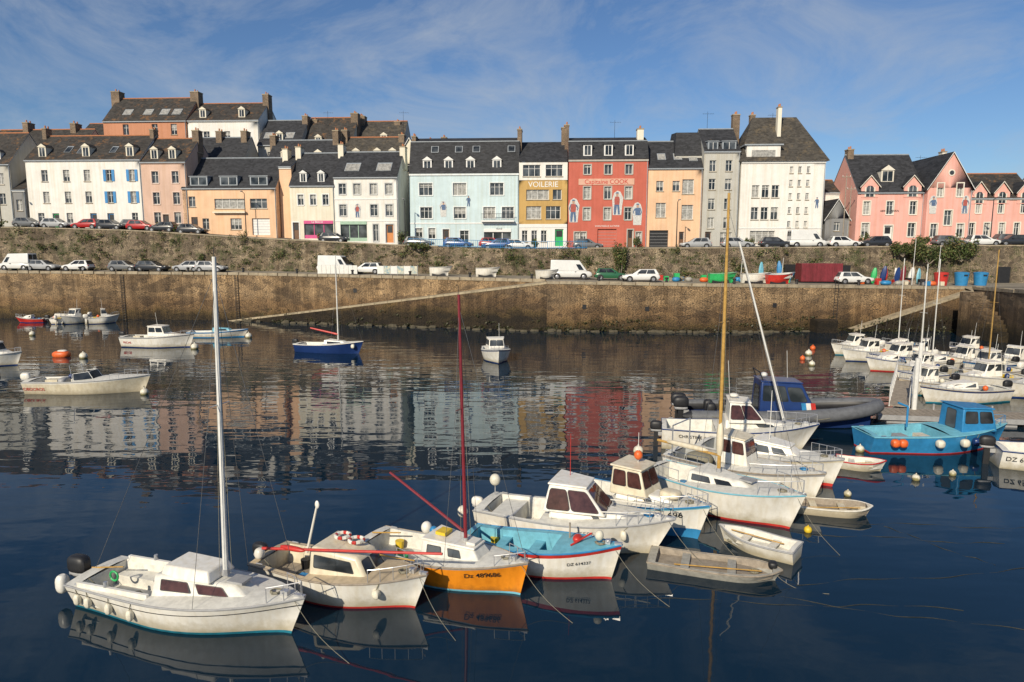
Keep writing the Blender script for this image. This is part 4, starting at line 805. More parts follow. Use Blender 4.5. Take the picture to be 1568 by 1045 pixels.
def mural(o,x,z,h=2.3,cols=(0,),y=-.03):
    P=o.p('painted_sailor_mural');s_=h/2.3;v=cols[0];mir=-1 if v%2 else 1
    def pl(pts,m,yy=0): P.face([(x+mir*a*s_,y-yy,z+b_*s_) for a,b_ in pts],m)
    leg,body,arm=[(PBL,PWH,PWH),(PWH,PBL,PBL),(PBL,PWH,PBL),(PBL,PBL,PBL)][v%4]
    if v!=3: pl([(-.40,-.05),(.42,-.05),(.50,.9),(.60,1.6),(.3,2.2),(.0,2.3),(-.3,2.1),(-.48,1.5)],PWH)
    pl([(-.28,.0),(-.12,.0),(-.04,.55),(0,.95),(-.26,1.0),(-.31,.5)],leg,.004);pl([(.10,.0),(.28,.02),(.25,.55),(.20,1.0),(-.02,.97),(.05,.5)],leg,.0045)
    pl([(-.25,.95),(.22,.95),(.26,1.4),(.20,1.72),(-.20,1.74),(-.28,1.4)],body if body is not PWH else PRD,.008)
    pl([(-.20,1.72),(-.28,1.72),(-.44,1.30),(-.32,.98),(-.25,1.0),(-.33,1.3)],arm,.010);pl([(.20,1.70),(.34,1.62),(.50,1.30),(.38,1.08),(.34,1.15),(.40,1.32),(.24,1.5)],arm,.0105)
    pl([(-.07,1.72),(.07,1.72),(.12,1.85),(.12,2.0),(.06,2.08),(-.06,2.08),(-.12,2.0),(-.12,1.85)],SK,.009);pl([(-.16,2.02),(.16,2.02),(.12,2.14),(-.10,2.16)],PBL,.012)
# A grey edge house
o=house('grey_house',-84);block(o,0,10.4,11,21.8,26,wG,SLL,ops=rows(10.4,(.35,.6,.85),(19.6,16.7),1.0,1.6),depth=9,Y0=102);dormer(o,8.2,22.2,1.1,1.3,.5,2);o.done()
o=house('grey_house',-73.5);s_=block(o,0,1.9,11,18,20,wDk,SLL,ops=[(.4,1.3,15,16.6,'w',None)],depth=8,Y0=102);o.done()
# B white with blue shutters
o=house('white_house_with_blue_shutters',-71.2);W=17.4
ops=rows(W,(.16,.35,.53),(20.0,16.9),.95,1.65)+rows(W,(.72,.92),(20.0,16.9),.8,1.65,sh=SHB)+rows(W,(.10,.35),(13.9,),.95,1.5)+rows(W,(.92,),(13.9,),.9,1.5)+[(W*.68,W*.68+1,12.4,14.6,'d',SHB),(W*.53,W*.53+1,12.4,14.6,'d',SHB),(W*.2,W*.2+1,12.4,14.6,'d',GRN)]
s_=block(o,0,W,11.5,22.3,25.5,wW,SLL,ops=ops,Y0=102)
for c in (.14,.52,.90): dormer(o,W*c,22.7,1.15,1.45,.4,3,face=wCr,roof=SLL)
for c,z in ((.3,23.4),(.42,23.2),(.7,23.3)): skylight(o,s_,W*c,z,.8,.9)
chimney(o,.4,4.5,24,27.3);chimney(o,W-.3,4.5,24,27);o.done()
# C
o=house('pink_beige_house',-53.8);W=6.7
s_=block(o,0,W,11,21.9,25.0,wPk,SLL,ops=rows(W,(.3,.75),(19.7,16.7,),1.0,1.7)+rows(W,(.3,.75),(13.9,),1.0,1.6)+[(2.8,3.7,12,14.4,'d',DBR)],surround=wm('rose_trim',(.66,.50,.42)),Y0=102)
dormer(o,W*.28,22.3,1.1,1.4,.4,3,roof=SLL,face=wCr);dormer(o,W*.68,22.3,1.1,1.4,.4,3,roof=SLL,face=wCr);chimney(o,W*.95,4.5,23.5,26.8,1.0);o.done()
# D
o=house('peach_house',-47.9);W=13.9
s_=block(o,0,W,10.5,18.2,22.2,wP,SL,ops=rows(W,(.1,),(16.2,),1,1.5)+[(W*.34,W*.66,15.2,16.6,'w',None),(W*.72,W*.9,15.2,16.6,'w',None)]+[(W*.5,W*.62,12.2,13.8,'w',None),(W*.08,W*.15,11.7,14,'d',DBR),(W*.2,W*.27,12.2,13.8,'w',None),(W*.73,W*.92,11.4,13.8,'g',FRM)],Y0=101,cornice=True)
for c in (.18,.5,.82): dormer(o,W*c,18.5,2.6,1.25,.1,2.5,style='zinc',face=FRM)
o.p('balcony').box(W*.33,W*.68,-.5,-.004,14.55,14.75,wCr)
chimney(o,W+.2,4.3,20,24.0,.8,1.6,m=wCr);chimney(o,.5,4.3,20,23.6,.8,1.4);o.done()
o=house('peach_side_house',-33.9);block(o,0,1.8,10.5,21.2,22.6,wP,SL,ops=(),y=1.2,depth=9,gut=False,side=wP);o.done()
# E
o=house('cream_shop_house',-32.0);W=6.5
block(o,0,W,10,18.5,22.8,wCr,SL,ops=rows(W,(.24,.52,.8),(16.4,),.85,1.5)+[(.25,1.15,10.8,13.2,'d',DBR),(1.9,W-.3,10.9,13.0,'s',PNK)],Y0=100,surround=FRM)
for c in (.3,.7): dormer(o,W*c,18.9,1.0,1.3,.3,2.6)
o.text('Le Bistrot',.42,Matrix.Translation((W*.6,-.1,13.25))@Matrix.Rotation(math.radians(90),4,'X'),FRM,'shop_sign');chimney(o,.1,4.5,21,24.3,.8,1.6,m=wCr);o.done()
# F
o=house('white_shop_house',-25.5);W=9.2
s_=block(o,0,W,9.8,19.6,22.9,wW,SL,ops=rows(W,(.13,.36,.62,.86),(17.9,),1.0,1.5)+rows(W,(.13,.62,.86),(14.9,),1.0,1.6)+[(W*.08,W*.5,10.5,12.9,'s',DGR),(W*.6,W*.68,10.5,12.9,'w',None),(W*.8,W*.92,10.3,12.9,'d',DOR)],Y0=100,surround=wm('trim_grey',(.50,.51,.51)))
skylight(o,s_,W*.15,20.4,2.0,1.2,GLC);skylight(o,s_,W*.65,20.4,2.0,1.2,GLC)
for z in (13.3,16.4): o.p('string_course').box(0,W,-.06,-.003,z,z+.18,FRM)
mural(o,W*.36,13.9,2.0,(2,));chimney(o,0,4.5,21,24.6,.8,1.6,m=wCr);chimney(o,W,4.5,21,24.2,.8,1.6,m=wCr);o.done()
# H pale blue
o=house('pale_blue_house',-14.6);W=15.6
ops=rows(W,(.15,.46,.8),(17.8,),1.9,1.7)+rows(W,(.15,.46,.73,.9),(14.5,),1.7,1.6)+rows(W,(.08,.2),(11.6,),1.0,1.5)+[(W*.3,W*.36,9.8,12.2,'d',DBR),(W*.68,W*.93,9.9,11.8,'s',FRM),(W*.46,W*.54,10.2,12,'w',None)]
s_=block(o,0,W,9,20.0,24.8,wB,SL,ops=ops,kind='mansard',surround=wm('blue_trim',(.70,.74,.74)))
for c in (.165,.36,.56,.8): dormer(o,W*c,20.5,1.25,1.35,.15,2.2,roof=SL)
for c in (.2,.42,.58,.9): skylight(o,s_,W*c,22.9,.9,.8)
o.p('balcony').box(W*.66,W*.96,-.8,-.004,13.2,13.4,FRM)
for i in range(20): o.p('balcony').box(W*.66+i*.24,W*.66+i*.24+.03,-.8,-.77,13.4,14.3,BLK)
o.p('balcony').box(W*.66,W*.96,-.81,-.76,14.3,14.35,BLK);o.p('string_course').box(0,W,-.06,-.003,12.95,13.12,FRM)
mural(o,W*.31,14.0,2.2,(1,));mural(o,W*.54,15.4,1.6,(3,));o.text('GLAZ',.35,Matrix.Translation((W*.82,-.1,12.25))@Matrix.Rotation(math.radians(90),4,'X'),BLK,'shop_sign')
chimney(o,W,3,22,26.2,.6,2.4);chimney(o,.3,3,22,25.4,.6,1.6);o.done()
# I ochre
o=house('ochre_sailmaker_house',1.0);W=6.8
s_=block(o,0,W,12.9,19.0,21.0,wO,SL,ops=[(W*.15,W*.62,16.3,17.7,'w',None),(W*.7,W*.88,16.3,17.7,'w',None),(W*.15,W*.46,13.6,15.4,'w',None),(W*.56,W*.86,13.6,15.4,'w',None)],kind='gable',gut=False,cornice=False,eaves=.0)
openings(o,W,9,12.4,rows(W,(.12,.32,.52),(11.2,),.8,1.6)+[(W*.75,W*.93,9.8,12.2,'d',GRN)],wW)
o.p('white_band').box(.0,W,-.05,.4,12.4,12.9,FRM)
openings(o,W,19.0,21.5,[(W*.08,W*.44,19.5,21.1,'w',None),(W*.55,W*.90,19.5,21.1,'w',None)],wW,y=-.06)
o.p('roof').hexa([(0,-.2,21.5),(W,-.2,21.5),(W,4,22.6),(0,4,22.6),(0,-.2,21.64),(W,-.2,21.64),(W,4,24.8),(0,4,24.8)],SL)
for sx in (0,W): o.p('walls').face([(sx,0,19),(sx,6,19),(sx,4,24.5),(sx,0,21.5)],wW)
o.text('VOILERIE',1.05,Matrix.Translation((W*.5,-.02,18.38))@Matrix.Rotation(math.radians(90),4,'X'),FRM,'shop_sign')
chimney(o,W-.4,4,23,26.6,.9,1.5);o.done()
# J red
o=house('red_house',7.9);W=11.1
ops=rows(W,(.24,.5,.76),(20.4,),.95,1.3)+rows(W,(.24,.76),(17.2,14.3),.95,1.7)+rows(W,(.5,),(17.2,14.3),.95,1.7)+[(W*.38,W*.62,9.5,12.2,'g',wR)]+rows(W,(.12,.2,.9),(11.0,),.75,1.5)+[(W*.76,W*.83,9.6,12.1,'d',DBR)]
s_=block(o,0,W,9,21.8,24.7,wR,SL,ops=ops,kind='mansard',surround=wm('red_trim',(.42,.40,.36)))
for c in (.24,.5,.76): dormer(o,W*c,22.3,1.2,1.5,.1,2.2,roof=SL,style='flat')
o.p('name_board').box(W*.13,W*.83,-.07,-.004,18.3,19.15,wm('board',(.66,.40,.30)));o.text('Capitaine COOK',.86,Matrix.Translation((W*.48,-.08,18.70))@Matrix.Rotation(math.radians(90),4,'X'),RED,'shop_sign')
mural(o,W*.07,13.2,3.3,(2,));mural(o,W*.62,14.2,3.3,(0,));mural(o,W*.88,12.8,3.1,(1,));o.text('CHANTERELLE ALCYONE',.3,Matrix.Translation((W*.5,-.02,12.6))@Matrix.Rotation(math.radians(90),4,'X'),FRM,'shop_sign')
chimney(o,W*.92,3,23,26.2,.9,1.2,m=wCr);chimney(o,-.2,3,23,26.8,.6,1.5);o.done()
# K peach
o=house('peach_townhouse',19.0);W=7.5
s_=block(o,0,W,9.2,20.6,24.0,wP,SL,ops=rows(W,(.22,.52,),(18.1,),1.0,1.4)+rows(W,(.74,),(18.0,14.5),1.6,2.0)+rows(W,(.25,),(14.8,),1.4,2.0,sh=None)+[(W*.05,W*.4,9.4,12.0,'g',BLK),(W*.6,W*.7,9.5,11.8,'d',DBR)])
for c in (.2,.5): skylight(o,s_,W*c,21.7,1.0,.9,GLC)
skylight(o,s_,W*.78,21.5,1.0,.9,GLC);o.done()
# L
o=house('narrow_grey_house',26.6);W=4.9
s_=block(o,0,W,9,22.8,25.6,wG,SL,ops=rows(W,(.25,.7),(20.8,18.3,15.6,13.0),.9,1.5)+[(.5,1.4,9.6,11.8,'d',DBR),(2.6,4.2,9.8,11.7,'w',None)],kind='gable')
o.p('walls').box(-3.6,-.01,1.5,9,20,22.4,wG);o.p('roof').hexa([(-3.8,1.4,22.4),(0,1.4,22.4),(0,9,22.4),(-3.8,9,22.4),(-3.4,3,25.8),(0,3,25.8),(0,7,26.2),(-3.4,7,26.2)],SL)
dormer(o,1.2,22.9,1.4,1.2,.2,2,style='zinc');dormer(o,3.4,22.9,1.9,1.2,.2,2,style='zinc');o.done()
# M
o=house('tall_white_house',31.7);W=11.4
ops=[(W*.14+i*1.35,W*.14+i*1.35+1.0,z-.85,z+.85,'w',None) for i in range(3) for z in (17.3,14.3)]+rows(W,(.6,.7,.8),(20.2,18.4,16.6,14.7,12.8),.42,.9)+[(W*.14,W*.44,10.2,11.9,'w',None),(W*.66,W*.74,9.8,11.9,'d',DBR)]
s_=block(o,0,W,9,21.4,27.2,wW,SLB,ops=ops,kind='hip',hipin=2.6,depth=10)
P=o.p('dormers');P.box(W*.06,W*.46,.1,4,21.5,23.5,wW);o.p('dormer_glass').box(W*.12,W*.40,.07,.09,22.0,22.9,GLC);P.box(W*.03,W*.49,-.1,4,23.51,23.7,ZINC)
chimney(o,W*.02,5,24,28.4,1.0,1.0);chimney(o,W*.5,3,25,29.0,.5,.9,m=wCr);chimney(o,W*.25,6,26,28.5,.7,.9)
o.p('string_course').box(0,W,-.06,-.003,12.2,12.35,FRM);mural(o,W*.92,15,1.6,(3,));o.done()
# N
o=house('low_white_house',43.4);block(o,0,4.4,9.5,17.6,19.2,wW,SLL,ops=rows(4.4,(.5,),(15.5,),.9,1.4),depth=7,y=6,kind='gable');block(o,.4,3.6,9.5,13.6,16.2,wDk,SL,ops=rows(3.2,(.5,),(12.5,),.8,1.2,x0=.4),kind='cross',depth=5,y=.8);o.done()
# O pink house
o=house('pink_villa',47.6);CRT=wm('cream_trim',(.70,.66,.58),.1)
a=rows(8.9,(.15,.5,.85),(15.0,),.9,1.8)+rows(8.9,(.15,.85),(12.0,),1.0,1.9)+[(3.9,5.0,10.2,12.6,'d',FRM)]
s_=block(o,0,8.9,9.5,17.2,22.0,wPi,SL,ops=a,surround=CRT,depth=10)
def gablet(x,w,z0,ze,zr):
    P=o.p('walls');P.box(x-w/2,x+w/2,-.06,3,z0,ze,wPi);y=-.06;P.face([(x-w/2,y,ze),(x+w/2,y,ze),(x,y,zr)],wPi);Q=o.p('dormer_roofs')
    for sg in (-1,1):
        a_=[(x+sg*(w/2+.25),y-.2,ze-.2),(x,y-.2,zr+.1),(x,3.5,zr+.1),(x+sg*(w/2+.25),3.5,ze-.2)];Q.face(a_,SL);Q.face([(p[0],p[1],p[2]+.14) for p in a_],SL);Q.face([a_[0],a_[1],(a_[1][0],a_[1][1],a_[1][2]+.14),(a_[0][0],a_[0][1],a_[0][2]+.14)],CRT)
    G=o.p('window_glass');G.face([(x-w*.22,y-.012,z0+.1),(x+w*.22,y-.012,z0+.1),(x+w*.22,y-.012,ze-.2),(x+w*.12,y-.012,ze+.1),(x-w*.12,y-.012,ze+.1),(x-w*.22,y-.012,ze-.2)],GL)
    F=o.p('window_frames');F.box(x-w*.30,x-w*.22,y-.05,y-.004,z0+.1,ze-.1,CRT);F.box(x+w*.22,x+w*.30,y-.05,y-.004,z0+.1,ze-.1,CRT);F.box(x-.03,x+.03,y-.04,y-.013,z0+.1,ze,FRM)
gablet(1.6,2.3,16.4,17.9,19.2);gablet(7.3,2.3,16.4,17.9,19.2);dormer(o,4.4,18.6,1.7,1.6,1.2,3,face=CRT)
b2=rows(5.8,(.28,.72),(17.3,),.8,1.8,x0=8.9)+rows(5.8,(.5,),(13.6,),1.0,2.0,x0=8.9)+rows(5.8,(.2,.8),(11.9,),.9,1.8,x0=8.9)
block(o,8.9,14.7,9.5,17.6,22.2,wPi,SL,ops=b2,kind='cross',y=-.9,depth=11,surround=CRT)
o.p('walls').cyl((11.8,-.9,19.6),(11.8,-.96,19.6),.45,.45,CRT,16);o.p('window_glass').cyl((11.8,-.955,19.6),(11.8,-.98,19.6),.3,.3,GL,16)
c3=rows(9,(.1,.32,.54,.76,.95),(12.0,),.75,1.9,x0=14.7)+rows(9,(.17,.5,.83),(15.0,),.7,1.5,x0=14.7)
block(o,14.7,23.7,9.5,16.3,19.4,wPi,SLL,ops=c3,surround=CRT,depth=9)
for x in (16.2,19.2,22.2): gablet(x,2.0,15.5,17.0,18.3)
mural(o,9.7,14.2,2.4,(1,),y=-.95);mural(o,13.9,14.2,2.4,(2,),y=-.95);o.text('ABRI DU MARIN',.35,Matrix.Translation((4.4,-.09,14.6))@Matrix.Rotation(math.radians(90),4,'X'),BLK,'shop_sign')
chimney(o,.6,5,20,23.4,.8,1.2);chimney(o,13.6,5,20,23.0,.6,1.0,m=CRT);o.done()
o=house('white_house',72.5);block(o,0,9,9.5,16,19,wW,SLL,ops=rows(9,(.2,.5,.8),(14.2,11.6),.9,1.6));o.done()
# back row
def back(name,x0,x1,zb,ze,zr,w,rf,Y,cols=(),zs=(),ch=(),dm=(),depth=9,kind='gable',sky=()):
    o=Obj(name,(x0,Y,0),RZ);W=x1-x0;s_=block(o,0,W,zb,ze,zr,w,rf,ops=rows(W,cols,zs,1.0,1.7),depth=depth,Y0=Y,kind=kind)
    for c in ch: chimney(o,W*c[0],depth/2,ze,c[1],c[2] if len(c)>2 else .9,1.6)
    for c in dm: dormer(o,W*c,ze+.5,1.1,1.3,.5,3,roof=rf,face=wCr)
    for c in sky: skylight(o,s_,W*c,ze+1.0,1.3,1.0,GLC)
    o.done()
back('terracotta_house',-67.2,-53.2,17,30.2,33.6,wT,SLL,116,(.27,.62,.85),(28.8,26.0),((0,35.6,1.4),(.98,35.4,1.4)),(),sky=(.2,.45,.65,.8))
back('white_back_house',-53.1,-41.2,17,30.2,32.7,wW,SLL,115.5,(.26,.55,.8),(27.6,24.6,21.8),((.98,34.9,1.0),),(.2,.75))
back('slate_roof_house',-40.9,-34,17,26,29.6,wG,SL,113,(.3,.7),(24,),((.95,31,.9),),(.5,),sky=(.1,.6))
back('slate_roof_house',-33.9,-26,17,25.6,30.2,wCr,SLL,114,(.3,.7),(24,),((.1,30.6,.9),(.95,31.6,1.2)),(.3,.7))
back('slate_roof_house',-26,-18,17,26.2,30.0,wG,SLB,116,(.4,.7),(24.5,),((.02,31.6,1.3),(.8,30.6,1)),(.6,))
back('dark_slate_house',-37.5,-27,14,22.2,25.6,wG,SL,107,(.3,.7),(21,),((0,26.8),(.95,27.5)),(.25,.75),depth=7)
back('dark_slate_house',-26.5,-17,14,22.6,26.2,wCr,SLB,108,(.3,.7),(21.6,),((0,27.8),(.95,27)),(.25,.6,.85),depth=7)
back('gable_house',-18.3,-13.5,12,22.5,26.3,wCr,SLB,109,(.5,),(22,),(),(),kind='cross')
back('slate_roof_house',-16,-8,12,24,27.2,wCr,SLL,118,(),(),((.5,28.4),(.2,28)))
back('lichen_roof_house',-84,-68,15,24.5,27.8,wG,SLL,111,(.3,.7),(23,),((.3,29.6),(.8,29.4)))
back('lichen_roof_house',-73.5,-67,17,27.2,30,wT,SLL,118,(.4,),(25.8,),((.9,32.5),))
back('slate_roof_house',-51,-41,14,22,26,wG,SL,107,(.3,),(21,),((.5,27.5),(.9,27.5)),(.3,),depth=8)
back('slate_roof_house',2,30,12,22,24.6,wG,SLB,112,(),(),((.4,26),))
back('slate_roof_house',36,50,11,19,22,wG,SLB,116,(),(),((.7,23.5),))
# ------------------------------------------------------------------ vehicles
TYRE=mat('tyre',(.02,.02,.02),.8,.1,4);HUB=mat('hubcap',(.35,.35,.36),.4,.1,4,metal=.6);LMP=mat('lamp_lens',(.7,.7,.65),.15,.1,4);RLP=mat('rear_lamp',(.5,.02,.02),.3,.1,4)
def paint(n,c): return mat('car_paint_'+n,c,.25,.06,1,spec=.6)
cw=paint('white',(.68,.68,.66));cs=paint('silver',(.36,.37,.38));cd=paint('dark',(.03,.033,.04));cr_=paint('red',(.38,.02,.02));cb=paint('blue',(.04,.10,.28));cg=paint('green',(.02,.11,.05));cgy=paint('grey',(.14,.145,.15))
def car(x,y,z,rz,m,L=4.2,van=0):
    o=Obj('van' if van else 'parked_car',(x,y,z),rz);P=o.p('body');P.ang=45;hw=.86 if not van else .95
    if van: prof=[(0,.45,.9,.95),(.02,.35,1.0,1.0),(.35,.3,1.05,1),(.72,.3,1.05,1),(.8,.3,1.05,1),(.93,.33,.98,.97),(.985,.38,.8,.9),(1,.45,.6,.8)]
    else: prof=[(0,.48,.62,.78),(.015,.38,.80,.9),(.06,.3,.92,.96),(.2,.27,.93,1),(.5,.25,.92,1),(.72,.27,.92,1),(.88,.3,.82,.97),(.965,.36,.70,.9),(1,.45,.58,.76)]
    rings=[]
    for f,zb_,zt,w in prof:
        W=hw*w;h=zt-zb_;rings.append([(f*L,-W*.9,zb_),(f*L,-W,zb_+h*.25),(f*L,-W,zb_+h*.7),(f*L,-W*.93,zb_+h*.93),(f*L,-W*.8,zt),(f*L,W*.8,zt),(f*L,W*.93,zb_+h*.93),(f*L,W,zb_+h*.7),(f*L,W,zb_+h*.25),(f*L,W*.9,zb_)])
    P.loft(rings,m)
    if van:
        H=2.35;cabin(o,'cab',L*.02,L*.88,1.84,1.80,1.0,H-1,H-1.05,.06,.95,.12,m,GL,side=[(.80,.93,.12,.62)],front=[(.06,.94,.12,.85)],back=[(.08,.46,.4,.85),(.54,.92,.4,.85)],bev=.08)
    else:
        cabin(o,'greenhouse',L*.03,L*.74,1.58,1.52,.88,.58,.56,.38,.85,.22,m,GL,side=[(.13,.47,.14,.86),(.51,.86,.14,.86)],front=[(.05,.95,.08,.9)],back=[(.06,.94,.1,.88)],bev=.06)
    Wp=o.p('wheels');r=.31 if not van else .34
    for fx in (.18,.80):
        for sy in (-1,1):
            yy=sy*hw;Wp.cyl((fx*L,yy-sy*.2,r),(fx*L,yy+sy*.01,r),r,r,TYRE,16);Wp.cyl((fx*L,yy+sy*.011,r),(fx*L,yy+sy*.02,r),r*.62,r*.58,HUB,12)
            o.p('wheel_arches').cyl((fx*L,yy-sy*.3,r+.02),(fx*L,yy+sy*.004,r+.02),r+.07,r+.07,BLK,16)
    Lp=o.p('lamps')
    for sy in (-1,1):
        Lp.blob((L*.965,sy*hw*.66,.68 if not van else .82),(.1,.17,.07),LMP,.8,8,6);Lp.blob((L*.018,sy*hw*.74,.74),(.06,.12,.09),RLP,.7,8,6)
    o.p('bumper').box(-.03,.1,-hw*.75,hw*.75,.35,.48,BLK if not van else cgy);o.p('bumper').box(L*.96,L+.02,-hw*.65,hw*.65,.33,.45,BLK)
    o.p('mirrors').blob((L*.6,-hw-.08,1.0),(.1,.08,.07),m,.8,8,6);o.p('mirrors').blob((L*.6,hw+.08,1.0),(.1,.08,.07),m,.8,8,6)
    o.done()
al=lambda tab,x:math.atan((lerpt(tab,x+2)-lerpt(tab,x-2))/4)
def qcar(x,dy,m,L=4.2,van=0,flip=0):
    yb=lerpt(QY,x) if x<4 else lerpt(QY2,x);a=(al(QY,min(x,1)) if x<4 else al(QY2,max(x,7)))+math.pi*flip;y=yb+dy
    xx=x-(L/2)*math.cos(a);car(xx,y-(L/2)*math.sin(a),lerpt(ZQ,x)+.01+.15*dy/(lerpt(RY,x)-yb),a,m,L,van)
def ucar(x,m,L=4.1,flip=0,van=0,dy=2.3):
    y=lerpt(RY,x)+dy;a=al(RY,x)+math.pi*flip;f=(dy-.44)/(fy(x)+1-lerpt(RY,x)-.44);car(x-(L/2)*math.cos(a),y-(L/2)*math.sin(a),lerpt(ZU,x)-.5+.5*f+.02,a,m,L,van)
qcar(-68.3,2.0,cw,4.6,1,1);qcar(-64.6,2.0,cs,4.3);qcar(-59.6,2.0,cw,4.0,0,1);qcar(-53.0,2.2,cgy);qcar(-48.9,2.0,cd,4.4);qcar(-44.0,2.2,cs,3.9,0,1);qcar(-40.6,2.0,cs,4.1)
qcar(-23.6,4.5,cw,4.9,1);qcar(-19.2,4.2,cw,4.4,0,1);qcar(7.2,6.0,cw,5.2,1);qcar(12.0,5.2,cg,4.0);qcar(15.2,3.2,cw,4.4,0,1);qcar(41.5,4.0,cw,4.6,0)
for x,m_,f in ((-65.8,cs,0),(-61.3,cr_,1),(-57.6,cd,0),(-53.1,cr_,0),(-50.0,cd,1),(-45.7,cd,0),(-70,cgy,0),(-25.0,cd,0),(-12.9,cgy,0),(-7.4,cb,0),(-2.0,cb,1),(1.0,cw,0),(10.3,cgy,0),(24.6,cs,1),(35.0,cd,0),(43.8,cw,0),(47.8,cd,1),(57.5,cgy,0),(61.8,cw,0),(65.5,cd,1),(69.0,cs,0),(30,cs,0)): ucar(x,m_,flip=f)
ucar(-2.6,cr_,dy=4.2,L=4.0);ucar(39.0,cw,4.8,0,1);ucar(-55,cgy,dy=4.0);ucar(66.5,cgy,dy=4.1)
# quay clutter
def qz(x): return lerpt(ZQ,x)+.06
def qdinghy(x,y,m,L=3.0,rz=0,inn=DECK):
    B=Boat('stored_dinghy',(x,y),(x+L*math.cos(rz),y+L*math.sin(rz)),1.4,.75,.9,top=m,stripe=m,anti=m,deck=m,inner=inn,floor=inn,cock=(.06,.9),gw=.1,fz=.3,rail=LGR);B.o.e.location.z=qz(x)+.35;o=B.o;o.p('trailer').box(.3,L*.8,-.4,.4,-.34,-.05,BLK);B.done()
qdinghy(-10.6,88.6,WH,2.4);qdinghy(-4.6,87.6,WH,2.6);qdinghy(3.0,82.8,WH,2.4,.3);qdinghy(23.0,80.0,GRN,2.8,0,GRN);qdinghy(27.0,80.6,WH,3.0);qdinghy(29.6,79.6,RED,2.6);qdinghy(31,83.5,MBL,3)
o=Obj('banner_fence',(-17.3,88.2,6.05),math.radians(-11));P=o.p('frame')
for i in range(7): P.cyl((i*.9,0,0),(i*.9,0,1.3),.03,.03,SIL,6)
for i,m_ in enumerate((SPAR,YEL,SPAR,LBL,SPAR,RED)): o.p('banner').box(i*.9,i*.9+.86,-.03,-.01,.2,1.2,m_ if i%2==0 else mat('banner_print_%d'%i,(.6,.55,.4),.7,.4,3,c2=(.1,.25,.35)))
o.done()
o=Obj('white_boundary_fence',(-25.5,90.0,6.1),math.radians(-11));P=o.p('boards')
for i in range(9): P.box(i*.62,i*.62+.58,-.03,.03,.1,1.2,SPAR)
P.box(0,5.6,.031,.06,.9,1.0,SPAR);o.done()
o=Obj('red_container',(35.3,83.6,qz(37)),RZ);P=o.p('body');P.bev=.03
P.box(0,4.9,0,2.2,.2,2.4,mat('container_red',(.20,.025,.035),.5,.15,2,streak=.3))
for i in range(24): o.p('corrugation').box(.1+i*.2,.2+i*.2,-.04,-.003,.3,2.3,MATS['container_red'])
o.p('feet').box(0,4.9,.2,2,0,.199,BLK);o.done()
def stand(x,y,h,m,name,w=.35):
    o=Obj(name,(x,y,qz(x)),R.uniform(-.6,.6));P=o.p('hull_shell');ln=R.uniform(-.35,.35)
    rings=[]
    for i in range(9):
        f=i/8;ww=w*math.sin(math.pi*(.06+.88*f))**.7;zz=.05+h*f;xx=ln*f
        rings.append([(xx-ww,0,zz),(xx-ww*.6,-.16*ww/w,zz),(xx+ww*.6,-.16*ww/w,zz),(xx+ww,0,zz),(xx+ww*.5,.05,zz),(xx-ww*.5,.05,zz)])
    P.loft(rings,m);o.p('prop').cyl((ln*.6,.06,h*.6),(ln,.8,.0),.03,.03,SIL,5);o.p('base').box(-.3,.3,-.2,.9,.0,.05,PLANK);o.done()
for x,m_ in ((30.7,LBL),(33.0,MBL),(44.3,GRN),(45.2,NAVY),(46.1,RED),(46.9,NAVY),(47.8,SPAR),(48.4,DRED),(49.3,SPAR),(50.1,LBL)): stand(x,84.3+R.uniform(-.8,.8),R.uniform(2.0,2.8) if x<40 else R.uniform(1.4,2.3),m_,'upright_kayak' if x>40 else 'upright_sailboard',.34)
for x,y,m_ in ((52.0,83,RED),(54.8,83.5,MBL),(57.2,83.6,MBL)):
    o=Obj('plastic_bin',(x,y,4.98));P=o.p('body');P.cyl((0,0,0),(0,0,1.5),.65,.8,m_,16);P.blob((0,0,1.5),(.82,.82,.18),m_,.9);o.p('lid_handle').box(-.2,.2,-.85,-.75,1.2,1.35,BLK);o.done()
o=Obj('fishing_gear_pile',(0,0,0));P=o.p('pots_and_crates')
for i in range(60):
    x=R.choice((R.uniform(18,34),R.uniform(42,53)));y=82.8+R.uniform(-1.2,2.5);z=qz(x);s=R.uniform(.3,.65)
    if i%3: P.box(x,x+s,y,y+s,z,z+s*R.uniform(.5,1.6),R.choice((MBL,GRN,LGR,PLANK,BLK,RED,CR)))
    else: P.blob((x,y,z+.25),(s,s*.8,.3),R.choice((ROPE,MBL,GRW,BUOYO)),.9)
o.done()
def lamp(x,y,z,h=6,name='street_lamp'):
    o=Obj(name,(x,y,z));P=o.p('pole');P.cyl((0,0,0),(0,0,h),.08,.05,BLK if name!='utility_pole' else PLANK,8)
    if name=='street_lamp': P.cyl((0,0,h),(0,-.9,h+.25),.04,.03,BLK,6);o.p('lamp_head').blob((0,-1.0,h+.22),(.16,.32,.08),LGR,.8)
    else:
        P.box(-.6,.6,-.05,.05,h-.5,h-.4,PLANK)
        for k in (-.5,0,.5): P.blob((k,0,h-.33),(.05,.05,.08),SPAR)
    o.done()
lamp(-73,99,12.6,6);lamp(-38.0,98.8,11.2,6);lamp(-15,97,10,6);lamp(22,92.3,9.6,6);lamp(44.8,93.5,9.9,9.5,'utility_pole');lamp(46.0,94.5,9.9,8,'utility_pole');lamp(62.5,90.2,9.8,6)
o=Obj('quay_sail_masts')
for x,y,h in ((48.5,83,5.6),(51.5,83,4.8),(28,84,3.3),(33,84,3.0)): o.p('mast').cyl((x,y,qz(x)),(x+R.uniform(-.2,.2),y,qz(x)+h),.04,.025,SPAR,6)
o.done()
